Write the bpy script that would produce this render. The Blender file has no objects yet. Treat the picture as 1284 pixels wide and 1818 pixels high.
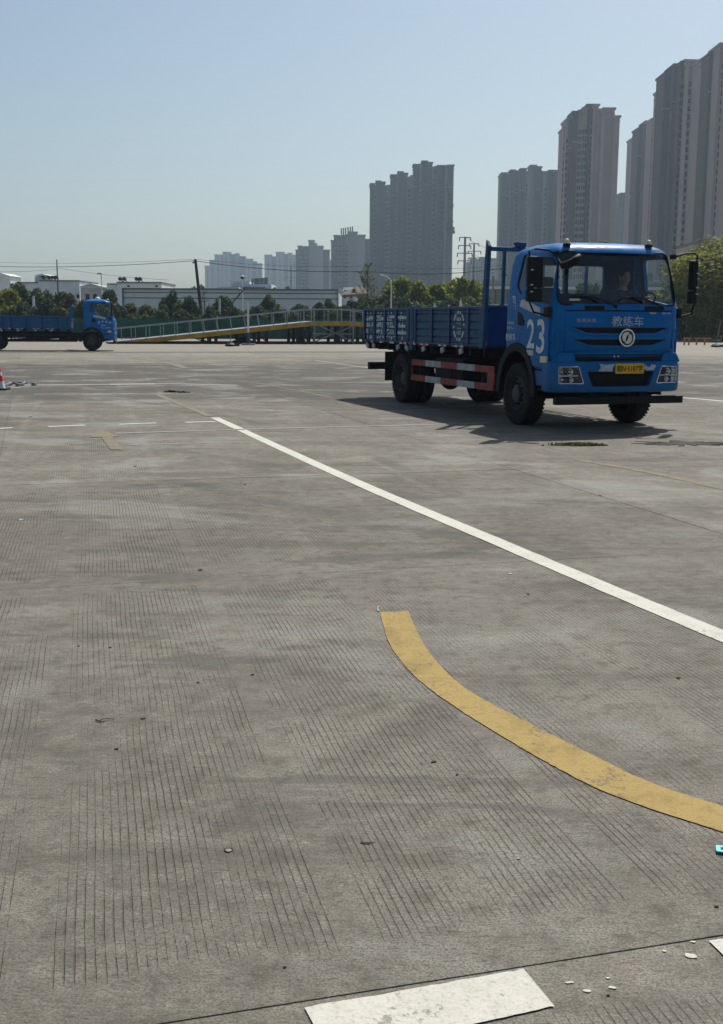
import bpy, bmesh, math, random
import numpy as np
from mathutils import Vector, Matrix
rad = math.radians
S = bpy.context.scene
COL = S.collection

# ------------------------------------------------------------------ camera, sky, sun, exposure
CAM_H, F_PX, CXP, CYP = 1.65, 2050.0, 642.0, 909.0
PITCH, ROLL = math.atan(339.0 / F_PX), rad(0.36)
_c, _s = math.cos(PITCH), math.sin(PITCH)
_f = Vector((0, _c, -_s)); _u = Vector((0, _s, _c)); _r = Vector((1, 0, 0))
CR = _r * math.cos(ROLL) + _u * math.sin(ROLL)
CU = _u * math.cos(ROLL) - _r * math.sin(ROLL)
EYE = Vector((0, 0, CAM_H))
cd = bpy.data.cameras.new('camera'); cam = bpy.data.objects.new('camera', cd); COL.objects.link(cam)
cd.sensor_fit = 'VERTICAL'; cd.sensor_height = 24; cd.sensor_width = 24 * 1284 / 1818
cd.lens = 24 * F_PX / 1818; cd.clip_start = 0.1; cd.clip_end = 6000
M = Matrix((CR, CU, -_f)).transposed().to_4x4(); M.translation = EYE
cam.matrix_world = M
S.camera = cam

SUN_EL, SUN_AZ = rad(53), rad(25)          # azimuth measured clockwise from the view direction (+Y)
W = bpy.data.worlds.new('World'); S.world = W; W.use_nodes = True
wt = W.node_tree
sky = wt.nodes.new('ShaderNodeTexSky'); sky.sky_type = 'NISHITA'; sky.sun_disc = False
sky.sun_elevation = SUN_EL; sky.sun_rotation = SUN_AZ
sky.air_density = 1.0; sky.dust_density = 2.3; sky.ozone_density = 1.0; sky.altitude = 20
bg = wt.nodes['Background']; bg.inputs['Strength'].default_value = 0.08
tint = wt.nodes.new('ShaderNodeMix'); tint.data_type = 'RGBA'; tint.blend_type = 'MULTIPLY'; tint.inputs[0].default_value = 1
tint.inputs[7].default_value = (1.09, 1.165, 1.16, 1)      # the phone's cool white balance
wt.links.new(sky.outputs[0], tint.inputs[6]); wt.links.new(tint.outputs[2], bg.inputs['Color'])
sd = bpy.data.lights.new('sun', 'SUN'); sd.energy = 5.0; sd.angle = rad(0.55); sd.color = (1, 0.95, 0.88)
sun = bpy.data.objects.new('sun', sd); COL.objects.link(sun)
sdir = Vector((math.sin(SUN_AZ) * math.cos(SUN_EL), math.cos(SUN_AZ) * math.cos(SUN_EL), math.sin(SUN_EL)))
sun.rotation_euler = sdir.to_track_quat('Z', 'Y').to_euler()
sun.location = (30, 60, 90)
S.view_settings.view_transform = 'Standard'; S.view_settings.look = 'None'
S.view_settings.gamma = 1; S.view_settings.exposure = 0.0
S.cycles.use_denoising = True
S.cycles.use_adaptive_sampling = False
S.cycles.volume_bounces = 0
S.cycles.transparent_max_bounces = 16


# ------------------------------------------------------------------ helpers
def ray(u, v): return CR * ((u - CXP) / F_PX) - CU * ((v - CYP) / F_PX) + _f
def gp(u, v, z=0.0):
    r = ray(u, v); return EYE + r * ((z - CAM_H) / r.z)
def at(u, v, y):
    r = ray(u, v); return EYE + r * (y / r.y)

def link(o, parent=None):
    COL.objects.link(o)
    if parent is not None: o.parent = parent
    return o
def tag(o, label=None, cat=None, group=None, kind=None):
    if label: o['label'] = label
    if cat: o['category'] = cat
    if group: o['group'] = group
    if kind: o['kind'] = kind
    return o
def empty(name, loc=(0, 0, 0), rz=0.0):
    o = bpy.data.objects.new(name, None); o.empty_display_size = 0.2
    o.location = loc; o.rotation_euler = (0, 0, rz); return link(o)

class MB:
    """collects simple shapes into one mesh"""
    def __init__(s): s.v = []; s.f = []; s.m = []; s.cur = 0
    def add(s, vs, fs):
        n = len(s.v); s.v += [tuple(p) for p in vs]
        for f in fs: s.f.append(tuple(i + n for i in f)); s.m.append(s.cur)
        return s
    def hexa(s, p):
        return s.add(p, [(0, 3, 2, 1), (4, 5, 6, 7), (0, 1, 5, 4), (1, 2, 6, 5), (2, 3, 7, 6), (3, 0, 4, 7)])
    def box(s, c, d, rz=0.0, ry=0.0):
        x, y, z = d[0] / 2, d[1] / 2, d[2] / 2
        R = Matrix.Rotation(rz, 3, 'Z') @ Matrix.Rotation(ry, 3, 'Y'); c = Vector(c)
        return s.hexa([c + R @ Vector(q) for q in ((-x, -y, -z), (x, -y, -z), (x, y, -z), (-x, y, -z), (-x, -y, z), (x, -y, z), (x, y, z), (-x, y, z))])
    def bar(s, p, q, w, h, up=(0, 0, 1)):
        p, q = Vector(p), Vector(q); d = (q - p).normalized(); up = Vector(up)
        a = d.cross(up)
        if a.length < 1e-4: a = d.cross(Vector((1, 0, 0)))
        a.normalize(); b = a.cross(d); a *= w / 2; b *= h / 2
        return s.hexa([p - a - b, p + a - b, q + a - b, q - a - b, p - a + b, p + a + b, q + a + b, q - a + b])
    def tube(s, pts, r, n=8, r2=None, cap=True):
        pts = [Vector(p) for p in pts]; N = len(pts); rr = r if isinstance(r, (list, tuple)) else [r + ((r2 if r2 is not None else r) - r) * i / (N - 1) for i in range(N)]
        vs = []; prev = None
        for i, p in enumerate(pts):
            d = (pts[min(i + 1, N - 1)] - pts[max(i - 1, 0)]).normalized()
            if prev is None:
                a = d.orthogonal().normalized()
            else:
                a = (prev - d * prev.dot(d))
                a = a.normalized() if a.length > 1e-5 else d.orthogonal().normalized()
            prev = a; b = d.cross(a)
            vs += [p + (a * math.cos(t) + b * math.sin(t)) * rr[i] for t in [2 * math.pi * k / n for k in range(n)]]
        fs = [(i * n + k, i * n + (k + 1) % n, (i + 1) * n + (k + 1) % n, (i + 1) * n + k) for i in range(N - 1) for k in range(n)]
        if cap: fs += [tuple(range(n))[::-1], tuple((N - 1) * n + k for k in range(n))]
        return s.add(vs, fs)
    def lathe(s, prof, n=32, axis='Z', c=(0, 0, 0), close=False):
        vs = []; c = Vector(c)
        for (r, h) in prof:
            for k in range(n):
                t = 2 * math.pi * k / n; x, y = r * math.cos(t), r * math.sin(t)
                vs.append(c + (Vector((x, y, h)) if axis == 'Z' else Vector((x, h, y)) if axis == 'Y' else Vector((h, x, y))))
        N = len(prof); rg = range(N if close else N - 1)
        fs = [(i * n + k, i * n + (k + 1) % n, ((i + 1) % N) * n + (k + 1) % n, ((i + 1) % N) * n + k) for i in rg for k in range(n)]
        if axis == 'Y': fs = [f[::-1] for f in fs]
        return s.add(vs, fs)
    def prism(s, poly, d0, d1, axis='Y'):
        n = len(poly)
        P = lambda a, b, d: (a, d, b) if axis == 'Y' else (d, a, b) if axis == 'X' else (a, b, d)
        vs = [P(a, b, d0) for a, b in poly] + [P(a, b, d1) for a, b in poly]
        return s.add(vs, [tuple(range(n)), tuple(range(2 * n - 1, n - 1, -1))] + [(i, i + n, (i + 1) % n + n, (i + 1) % n) for i in range(n)])
    def build(s, name, mats, parent=None, smooth=None, bevel=0, fix=True, loc=None, kind=None):
        me = bpy.data.meshes.new(name); me.from_pydata(s.v, [], s.f)
        if not isinstance(mats, (list, tuple)): mats = [mats]
        for m in mats: me.materials.append(m)
        if len(mats) > 1: me.polygons.foreach_set('material_index', s.m)
        if fix:
            bm = bmesh.new(); bm.from_mesh(me); bmesh.ops.recalc_face_normals(bm, faces=bm.faces); bm.to_mesh(me); bm.free()
        if smooth is not None: smoothed(me, smooth)
        me.update()
        o = bpy.data.objects.new(name, me)
        if loc is not None: o.location = loc
        link(o, parent)
        if kind: o['kind'] = kind
        if bevel:
            b = o.modifiers.new('edge', 'BEVEL'); b.width = bevel; b.segments = 2; b.limit_method = 'ANGLE'; b.angle_limit = rad(40)
        return o
def smoothed(me, ang=35):
    me.polygons.foreach_set('use_smooth', [True] * len(me.polygons)); me.set_sharp_from_angle(angle=rad(ang))
def baked(o):
    dg = bpy.context.evaluated_depsgraph_get(); me = bpy.data.meshes.new_from_object(o.evaluated_get(dg)); return me
def cut(o, cutters, op='DIFFERENCE'):
    for c in cutters:
        m = o.modifiers.new('b', 'BOOLEAN'); m.operation = op; m.object = c; m.solver = 'EXACT'; m.material_mode = 'TRANSFER'
    me = baked(o); o.modifiers.clear(); o.data = me
    for c in cutters: bpy.data.objects.remove(c)
    return o
def copy_tree(o, parent=None, skip=(), loc=None):
    c = o.copy(); COL.objects.link(c)
    if parent is not None: c.parent = parent
    for ch in list(o.children):
        if ch.name.split('.')[0] in skip: continue
        copy_tree(ch, c, skip)
    return c

# ------------------------------------------------------------------ materials
def nodes_mat(name):
    m = bpy.data.materials.new(name); m.use_nodes = True; t = m.node_tree
    return m, t, t.nodes['Principled BSDF']
class N:
    def __init__(s, t): s.t = t
    def new(s, typ, **kw):
        n = s.t.nodes.new(typ)
        for k, v in kw.items():
            if k == 'inp':
                for a, b in v.items():
                    if hasattr(b, 'node'): s.t.links.new(b, n.inputs[a])
                    else: n.inputs[a].default_value = b
            else: setattr(n, k, v)
        return n
    def math(s, op, a, b=0.0, c=0.0, clamp=False):
        n = s.new('ShaderNodeMath', operation=op, use_clamp=clamp, inp={0: a, 1: b, 2: c}); return n.outputs[0]
    def noise(s, vec, scale, detail=3, rough=0.55, dist=0.0):
        n = s.new('ShaderNodeTexNoise', inp={'Vector': vec, 'Scale': scale, 'Detail': detail, 'Roughness': rough, 'Distortion': dist}); return n.outputs['Fac']
    def ramp(s, x, a, b, lo=0.0, hi=1.0):
        n = s.new('ShaderNodeMapRange', interpolation_type='SMOOTHSTEP', inp={'Value': x, 'From Min': a, 'From Max': b, 'To Min': lo, 'To Max': hi}); return n.outputs[0]
    def mix(s, f, a, b, blend='MIX'):
        n = s.new('ShaderNodeMix', data_type='RGBA', blend_type=blend)
        for k, v in ((0, f), (6, a), (7, b)):
            if hasattr(v, 'node'): s.t.links.new(v, n.inputs[k])
            else: n.inputs[k].default_value = v if k == 0 else (*v[:3], 1)
        return n.outputs[2]
    def to(s, a, b): s.t.links.new(a, b)

def simple(name, col, rough=0.6, metal=0.0, spec=0.4, var=0.12, scale=6.0, coat=0.0, bump=0.0, dirt=None):
    m, t, p = nodes_mat(name); n = N(t)
    tc = n.new('ShaderNodeTexCoord').outputs['Object']
    f = n.noise(tc, scale, 4)
    lo = tuple(c * (1 - var) for c in col); hi = tuple(min(1, c * (1 + var)) for c in col)
    c = n.mix(n.ramp(f, .3, .7), lo, hi)
    if dirt:
        d = n.ramp(n.noise(tc, scale * 1.7, 6, .7), .56, .75, 0, dirt[1]); c = n.mix(d, c, dirt[0])
    n.to(c, p.inputs['Base Color'])
    p.inputs['Roughness'].default_value = rough; p.inputs['Metallic'].default_value = metal
    p.inputs['Specular IOR Level'].default_value = spec; p.inputs['Coat Weight'].default_value = coat; p.inputs['Coat Roughness'].default_value = .12
    if bump:
        b = n.new('ShaderNodeBump', inp={'Strength': bump, 'Distance': .01, 'Height': n.noise(tc, scale * 8, 4)}); n.to(b.outputs[0], p.inputs['Normal'])
    return m

MAT = {}
def grime(m, top, col, amt):
    t = m.node_tree; n = N(t); p = t.nodes['Principled BSDF']; lk = p.inputs['Base Color'].links[0].from_socket
    tc = n.new('ShaderNodeTexCoord').outputs['Object']; z = n.new('ShaderNodeSeparateXYZ', inp={0: tc}).outputs[2]
    f = n.math('ADD', n.ramp(z, top, top - .7, 0, .45), n.noise(tc, 2.2, 6, .7)); d = n.ramp(f, .58, .95, 0, amt)
    st = n.ramp(n.noise(n.new('ShaderNodeMapping', inp={'Vector': tc, 'Scale': (9, 9, .8)}).outputs[0], 1, 5, .7), .52, .75, 0, amt * .8)
    n.to(n.mix(n.math('MAXIMUM', d, st), lk, col), p.inputs['Base Color'])
    n.to(n.ramp(n.noise(tc, 4, 5, .65), .35, .7, .3, .52), p.inputs['Roughness']); return m
MAT['paint'] = simple('truck_blue_paint', (.0008, .13, .38), .36, 0, .12, .10, 3, .03, 0, ((.03, .10, .2), .35))
grime(MAT['paint'], 1.35, (.06, .085, .1), .3)
MAT['paint_bed'] = simple('faded_bed_paint', (.017, .078, .145), .6, 0, .3, .2, 5, 0, .1, ((.03, .06, .1), .6))
MAT['paint_bed_far'] = simple('teal_bed_paint', (.005, .095, .22), .55, 0, .3, .15, 5, 0, 0)
MAT['navy'] = simple('navy_headboard_paint', (.004, .03, .14), .5, 0, .4, .2, 4)
MAT['black'] = simple('black_plastic', (.007, .008, .009), .6, 0, .2, .2, 8)
MAT['chassis'] = simple('dirty_black_chassis', (.011, .011, .011), .75, 0, .2, .3, 6)
MAT['rubber'] = simple('tyre_rubber', (.017, .017, .018), .85, 0, .2, .25, 9, 0, .3, ((.07, .065, .06), .5))
MAT['rim'] = simple('dusty_rim', (.06, .06, .062), .6, .3, .4, .35, 14, 0, .2, ((.12, .1, .08), .5))
MAT['interior'] = simple('cab_interior', (.03, .033, .036), .8, 0, .2, .15, 6)
MAT['seat'] = simple('seat_fabric', (.035, .04, .045), .9, 0, .2, .2, 20)
MAT['chrome'] = simple('chrome', (.75, .76, .78), .15, 1, .5, .04, 4)
MAT['silver'] = simple('silver_sticker', (.42, .45, .47), .4, .2, .4, .1, 12)
MAT['white'] = simple('white_paint', (.62, .63, .62), .55, 0, .4, .12, 8)
MAT['whitelet'] = simple('white_lettering', (.62, .66, .68), .6, 0, .3, .22, 14, 0, 0, ((.1, .16, .24), .6))
MAT['bedlet'] = simple('worn_white_lettering', (.48, .53, .56), .7, 0, .3, .3, 18, 0, 0, ((.05, .13, .21), .7))
MAT['red'] = simple('red_paint', (.5, .03, .03), .5, 0, .4, .15, 8)
MAT['redbrown'] = simple('faded_red_guard', (.27, .055, .045), .65, 0, .3, .2, 7, 0, 0, ((.1, .03, .025), .5))
MAT['guardwhite'] = simple('dirty_white_guard', (.36, .38, .37), .65, 0, .3, .2, 7, 0, 0, ((.2, .19, .17), .5))
MAT['plate'] = simple('yellow_plate', (.75, .42, .01), .45, 0, .4, .1, 10)
MAT['ink'] = simple('black_ink', (.015, .013, .01), .6, 0, .2, .1, 10)
MAT['amber'] = simple('pale_amber_lens', (.7, .6, .38), .3, 0, .5, .1, 20)
MAT['green'] = simple('green_fence_sheet', (.006, .07, .05), .7, 0, .3, .3, .6)
MAT['steelblk'] = simple('black_steel', (.009, .009, .009), .7, 0, .3, .2, 3)
MAT['yellow_beam'] = simple('yellow_beam_paint', (.4, .235, .02), .65, 0, .3, .25, 1.5, 0, 0, ((.14, .08, .03), .5))
MAT['rail'] = simple('pale_green_rail', (.25, .3, .285), .6, 0, .4, .2, 2, 0, 0, ((.25, .2, .15), .5))
MAT['galv'] = simple('galvanised_grey', (.22, .24, .25), .55, .3, .4, .2, 2)
MAT['polewhite'] = simple('white_post_paint', (.6, .62, .6), .6, 0, .4, .12, 3)
MAT['polenavy'] = simple('navy_post_paint', (.03, .035, .1), .6, 0, .4, .12, 3)
MAT['wood'] = simple('dark_pole_wood', (.035, .03, .028), .9, 0, .2, .3, 3)
MAT['cable'] = simple('cable_black', (.03, .03, .032), .8, 0, .2, .1, 3)
MAT['pylon'] = simple('pylon_steel', (.12, .13, .15), .6, .2, .4, .1, 1)
MAT['sheet'] = simple('warehouse_sheet', (.52, .59, .6), .65, 0, .3, .06, .12)
MAT['sheetdark'] = simple('roof_edge_dark', (.12, .13, .14), .7, 0, .3, .1, .5)
MAT['bluepipe'] = simple('blue_downpipe', (.05, .07, .25), .6, 0, .3, .1, 1)
MAT['plaster'] = simple('white_plaster', (.66, .69, .7), .85, 0, .2, .1, .4, 0, 0, ((.25, .25, .25), .4))
MAT['plaster2'] = simple('grey_plaster', (.45, .46, .45), .85, 0, .2, .1, .4)
MAT['rooftile'] = simple('brown_roof', (.12, .09, .075), .85, 0, .2, .15, 1)
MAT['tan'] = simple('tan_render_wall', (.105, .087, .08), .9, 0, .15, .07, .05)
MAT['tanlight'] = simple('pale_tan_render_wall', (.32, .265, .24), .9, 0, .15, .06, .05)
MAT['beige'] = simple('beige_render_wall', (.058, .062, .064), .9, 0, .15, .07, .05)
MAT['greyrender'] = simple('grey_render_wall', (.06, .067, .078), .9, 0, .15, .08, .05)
MAT['sunlitrender'] = simple('sunlit_beige_render_wall', (.19, .193, .188), .9, 0, .15, .06, .05)  # paler tone puts sunlit bay edges into the beige towers' wall colour
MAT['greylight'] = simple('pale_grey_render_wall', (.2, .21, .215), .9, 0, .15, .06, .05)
MAT['pane'] = simple('dark_window_pane', (.008, .01, .012), .6, 0, .15, .3, .4)
MAT['bark'] = simple('bark', (.05, .042, .035), .95, 0, .1, .3, 5)
MAT['orange'] = simple('orange_barrier_paint', (.38, .17, .05), .65, 0, .3, .25, 2)
MAT['cone_red'] = simple('cone_red_band', (.5, .03, .04), .5, 0, .4, .1, 8)
MAT['cloth_dark'] = simple('dark_jacket', (.02, .022, .026), .9, 0, .2, .2, 12)
MAT['cloth_pale'] = simple('pale_shirt', (.4, .42, .42), .9, 0, .2, .2, 12)
MAT['skin'] = simple('skin', (.36, .2, .14), .6, 0, .4, .08, 10)
MAT['hair'] = simple('black_hair', (.012, .01, .01), .6, 0, .3, .2, 30)
MAT['cyan'] = simple('cyan_card', (.1, .62, .75), .45, 0, .4, .05, 20)
MAT['leaf_dry'] = simple('dry_leaf', (.045, .036, .028), .9, 0, .2, .3, 30)
MAT['tar'] = simple('tar_patch', (.016, .016, .016), .8, 0, .3, .4, 12, 0, .8)
MAT['stone'] = simple('pale_pebble', (.3, .27, .23), .9, 0, .2, .2, 40)

def glass(name, tint, refl=.06, rough=.02, fr=.8):
    m = bpy.data.materials.new(name); m.use_nodes = True; t = m.node_tree; t.nodes.remove(t.nodes['Principled BSDF']); n = N(t)
    tr = n.new('ShaderNodeBsdfTransparent', inp={'Color': (*tint, 1)})
    gl = n.new('ShaderNodeBsdfGlossy', inp={'Color': (.9, .95, 1, 1), 'Roughness': rough})
    lw = n.new('ShaderNodeLayerWeight', inp={'Blend': .25})
    f = n.math('MULTIPLY_ADD', lw.outputs['Fresnel'], fr, refl, clamp=True)
    mx = n.new('ShaderNodeMixShader', inp={0: f, 1: tr.outputs[0], 2: gl.outputs[0]})
    n.to(mx.outputs[0], t.nodes['Material Output'].inputs['Surface']); return m
MAT['glass'] = glass('windscreen_glass', (.93, .97, .95), .03)
MAT['glassside'] = glass('side_glass', (.93, .96, .95), .02, .02, .2)
MAT['glassdark'] = glass('dark_side_glass', (.12, .15, .15), .05)
MAT['bowl'] = simple('pale_lamp_bowl', (.62, .64, .65), .35, 0, .5, .25, 26)
MAT['lens'] = glass('headlight_lens', (.95, .97, .98), .05, .02, .3)

def foliage(name, lo, hi, tr=.35):
    m, t, p = nodes_mat(name); n = N(t)
    geo = n.new('ShaderNodeNewGeometry')
    f = n.noise(geo.outputs['Position'], .9, 3); f2 = n.noise(geo.outputs['Position'], 7, 2)
    c = n.mix(n.ramp(n.math('ADD', n.math('MULTIPLY', f, .5), n.math('MULTIPLY', f2, .5)), .36, .64), lo, hi)
    oi = n.new('ShaderNodeObjectInfo')
    c = n.mix(n.math('MULTIPLY', oi.outputs['Random'], .2), c, tuple(x * y for x, y in zip(hi, (1.25, .85, .6))))
    n.to(c, p.inputs['Base Color']); p.inputs['Roughness'].default_value = .7; p.inputs['Specular IOR Level'].default_value = .25
    tl = n.new('ShaderNodeBsdfTranslucent', inp={'Color': c})
    mx = n.new('ShaderNodeMixShader', inp={0: tr, 1: p.outputs[0], 2: tl.outputs[0]})
    n.to(mx.outputs[0], t.nodes['Material Output'].inputs['Surface']); return m
MAT['leafdark'] = foliage('dark_evergreen_leaves', (.03, .055, .024), (.075, .115, .045))
MAT['leafyellow'] = foliage('yellow_green_leaves', (.05, .088, .016), (.27, .29, .04), .55)
MAT['leafolive'] = foliage('olive_leaves', (.045, .075, .026), (.11, .14, .045))
MAT['leafpale'] = foliage('pale_spring_leaves', (.1, .14, .05), (.18, .22, .08), .55)
MAT['leafrust'] = foliage('rust_leaves', (.07, .045, .025), (.11, .07, .035), .3)
MAT['weed'] = foliage('weed_leaves', (.06, .09, .02), (.14, .15, .045), .3)

# concrete: slab axes turned 16 degrees, roller grooves turned 13 degrees
TH = rad(-16.0); SU0, SUD, SV0, SVD = -.38, 5.63, 2.54, 4.75
EU = Vector((math.cos(TH), -math.sin(TH), 0)); EV = Vector((math.sin(TH), math.cos(TH), 0))
GA = rad(13.1)
def concrete(name, near):
    m, t, p = nodes_mat(name); n = N(t)
    pos = n.new('ShaderNodeNewGeometry').outputs['Position']
    dot = lambda v: n.new('ShaderNodeVectorMath', operation='DOT_PRODUCT', inp={0: pos, 1: v}).outputs['Value']
    big = n.noise(pos, .22, 4, .55); mid = n.noise(pos, 1.3, 5, .62, .4); fine = n.noise(pos, 9, 6, .7); grain = n.noise(pos, 130, 3, .7); grit = n.noise(n.new('ShaderNodeMapping', inp={'Vector': pos, 'Scale': (.6, 1.3, 1)}).outputs[0], 42, 4, .7)
    c = n.mix(n.ramp(big, .35, .65), (0.180, 0.166, 0.136), (0.231, 0.211, 0.173))
    c = n.mix(n.ramp(mid, .42, .7, 0, .6), c, (0.151, 0.137, 0.113))
    c = n.mix(n.ramp(mid, .5, .3, 0, .5), c, (0.297, 0.275, 0.229))
    c = n.mix(n.ramp(fine, .5, .64, 0, .75), c, (0.119, 0.106, 0.085))
    c = n.mix(n.ramp(fine, .48, .34, 0, .6), c, (0.285, 0.258, 0.214))
    # faint greenish and violet old stains
    c = n.mix(n.ramp(n.noise(pos, .55, 2), .62, .76, 0, .3), c, (0.177, 0.183, 0.130))
    sc = n.noise(n.new('ShaderNodeMapping', inp={'Vector': pos, 'Rotation': (0, 0, rad(25)), 'Scale': (.9, 2.2, 1)}).outputs[0], .8, 7, .68, .8)
    c = n.mix(n.ramp(sc, .54, .62, 0, .6), c, (0.102, 0.095, 0.088))
    # brushed streaks that run across the slabs
    strk = n.new('ShaderNodeMapping', inp={'Vector': pos, 'Rotation': (0, 0, rad(-10)), 'Scale': (.16, 1.7, 1)}).outputs[0]
    st = n.noise(strk, 1.0, 6, .65, .3)
    c = n.mix(n.ramp(st, .52, .7, 0, .6), c, (0.092, 0.086, 0.071))
    c = n.mix(n.ramp(st, .46, .26, 0, .45), c, (0.291, 0.271, 0.225))
    # rubber left by tyres on the driven lanes
    y = dot((math.sin(rad(12)) * -1, math.cos(rad(12)), 0))
    wob = n.math('MULTIPLY_ADD', n.noise(strk, .5, 3), 7.0, y)
    lane = n.math('MULTIPLY', n.ramp(wob, 26, 30), n.ramp(wob, 50, 46))
    lane = n.math('MULTIPLY', lane, n.ramp(n.noise(strk, 2.1, 5, .7), .2, .5, .25, 1))
    c = n.mix(n.math('MULTIPLY', lane, .8), c, (0.063, 0.057, 0.051))
    pw = n.noise(n.new('ShaderNodeMapping', inp={'Vector': pos, 'Location': (3.1, 7.7, 0), 'Scale': (.8, 1.1, 1)}).outputs[0], .62, 7, .66, .5)
    c = n.mix(n.ramp(pw, .5, .64, 0, .72), c, (0.303, 0.298, 0.265))
    # single tyre tracks: worn arcs of rubber
    flat = n.new('ShaderNodeVectorMath', operation='MULTIPLY', inp={0: pos, 1: (1, 1, 0)}).outputs[0]
    trk = None
    for (cx, cy, rad_, wd) in ((-14, 3, 16.5, .16), (-14, 3, 18.4, .16), (16, -6, 19.0, .14), (16, -6, 20.9, .14), (-3, 46, 17.5, .2), (-3, 46, 19.5, .2), (-9, 44, 24.0, .2), (9, 40, 13.0, .2), (22, 30, 30.0, .18), (-30, 5, 31.5, .15)):
        dd = n.new('ShaderNodeVectorMath', operation='DISTANCE', inp={0: flat, 1: (cx, cy, 0)}).outputs['Value']
        q = n.ramp(n.math('ABSOLUTE', n.math('SUBTRACT', dd, rad_)), wd, wd * .45)
        trk = q if trk is None else n.math('MAXIMUM', trk, q)
    trk = n.math('MULTIPLY', trk, n.ramp(n.noise(pos, .35, 5, .6), .42, .62))
    trk = n.math('MULTIPLY', trk, n.ramp(n.noise(pos, 14, 4, .7), .25, .6, .4, 1))
    c = n.mix(n.math('MULTIPLY', trk, .42), c, (0.053, 0.051, 0.048))
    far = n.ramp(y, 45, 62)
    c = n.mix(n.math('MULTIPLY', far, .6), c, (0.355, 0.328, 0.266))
    h = n.math('ADD', n.math('MULTIPLY', grain, .35), n.math('ADD', n.math('MULTIPLY', grit, .8), n.math('MULTIPLY', fine, 1.2)))
    c = n.mix(n.ramp(grain, .44, .6, .0, .7), c, (0.089, 0.082, 0.066))
    c = n.mix(n.ramp(grit, .54, .68, 0, .7), c, (0.080, 0.072, 0.057))
    c = n.mix(n.ramp(n.noise(pos, 85, 2, .6), .66, .76, 0, .5), c, (0.373, 0.362, 0.317))
    if near:
        a = dot((math.cos(GA), math.sin(GA), 0)); su = dot(tuple(EU)); sv = dot(tuple(EV))
        a = n.math('ADD', a, n.math('MULTIPLY', n.math('SUBTRACT', n.noise(pos, .9, 1), .5), .03))
        a = n.math('ADD', a, n.math('MULTIPLY', n.math('SUBTRACT', n.noise(pos, 6, 2), .5), .006))
        fr = n.math('FRACT', n.math('DIVIDE', a, .0262)); d = n.math('ABSOLUTE', n.math('SUBTRACT', fr, .5))
        line = n.ramp(d, .115, .04)
        bd = n.math('ABSOLUTE', n.math('SUBTRACT', n.math('FRACT', n.math('DIVIDE', n.math('ADD', a, .2), .86)), .5))
        band = n.ramp(bd, .45, .425)
        jv = n.math('ABSOLUTE', n.math('SUBTRACT', n.math('FRACT', n.math('DIVIDE', n.math('SUBTRACT', sv, SV0), SVD)), .5))
        jm = n.ramp(n.math('ADD', jv, n.math('MULTIPLY', n.noise(pos, 1.5, 2), .06)), .488, .47)
        strg = n.new('ShaderNodeMapping', inp={'Vector': pos, 'Rotation': (0, 0, -GA), 'Scale': (1.3, .28, 1)}).outputs[0]
        msk = n.ramp(n.noise(strg, .95, 5, .65), .34, .62)
        brk = n.ramp(n.noise(pos, 5, 6, .7), .38, .6, .18, 1)
        g = n.math('MULTIPLY', n.math('MULTIPLY', line, n.math('MULTIPLY', band, brk)), n.math('MULTIPLY', jm, msk))
        c = n.mix(n.math('MULTIPLY', g, .5), c, (0.085, 0.072, 0.056))
        h = n.math('SUBTRACT', h, n.math('MULTIPLY', g, 1.7))
        oi = n.new('ShaderNodeObjectInfo'); tone = n.ramp(oi.outputs['Random'], 0, 1, .91, 1.07)
        c = n.mix(1.0, c, n.new('ShaderNodeCombineColor', inp={0: tone, 1: tone, 2: tone}).outputs[0], 'MULTIPLY')
    n.to(c, p.inputs['Base Color'])
    p.inputs['Roughness'].default_value = .82; p.inputs['Specular IOR Level'].default_value = .16
    b = n.new('ShaderNodeBump', inp={'Strength': .9, 'Distance': .006, 'Height': h}); n.to(b.outputs[0], p.inputs['Normal'])
    return m
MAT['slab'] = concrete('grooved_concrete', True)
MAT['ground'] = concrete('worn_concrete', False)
MAT['joint'] = simple('dark_joint_filler', (.13, .12, .105), .95, 0, .1, .3, 12)

def marking(name, col, under=(.16, .15, .135), wear=.5, dirt=.35):
    m, t, p = nodes_mat(name); n = N(t); pos = n.new('ShaderNodeNewGeometry').outputs['Position']
    dk = tuple(x * .5 for x in col)
    c = n.mix(n.ramp(n.noise(pos, 2.6, 6, .7, .5), .46, .7, 0, dirt), col, dk)
    c = n.mix(n.ramp(n.noise(pos, 22, 5, .75), .48, .72, 0, dirt + .15), c, tuple(x * .62 for x in col))
    c = n.mix(n.ramp(n.noise(pos, 90, 3, .7), .5, .7, 0, .5), c, dk)
    w = n.math('ADD', n.math('MULTIPLY', n.noise(pos, 3.1, 5, .65), .5), n.math('MULTIPLY', n.noise(pos, 34, 5, .75), .5))
    e = .6 - .13 * wear
    c = n.mix(n.ramp(w, e, e + .05, 0, min(1, .55 + wear * .5)), c, under)
    n.to(c, p.inputs['Base Color']); p.inputs['Roughness'].default_value = .8; p.inputs['Specular IOR Level'].default_value = .2
    b = n.new('ShaderNodeBump', inp={'Strength': .7, 'Distance': .004, 'Height': n.math('SUBTRACT', n.noise(pos, 60, 4, .7), n.ramp(w, e, e + .05, 0, .6))}); n.to(b.outputs[0], p.inputs['Normal'])
    return m
MAT['mwhite'] = marking('white_road_paint', (.56, .545, .475), wear=.12, dirt=.3)
MAT['myellow'] = marking('yellow_road_paint', (.35, .25, .085), wear=.36, dirt=.6)
MAT['mfaded'] = marking('faded_yellow_paint', (.22, .185, .11), wear=.8)
MAT['mthin'] = marking('faded_white_paint', (.33, .32, .295), wear=.5)

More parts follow.
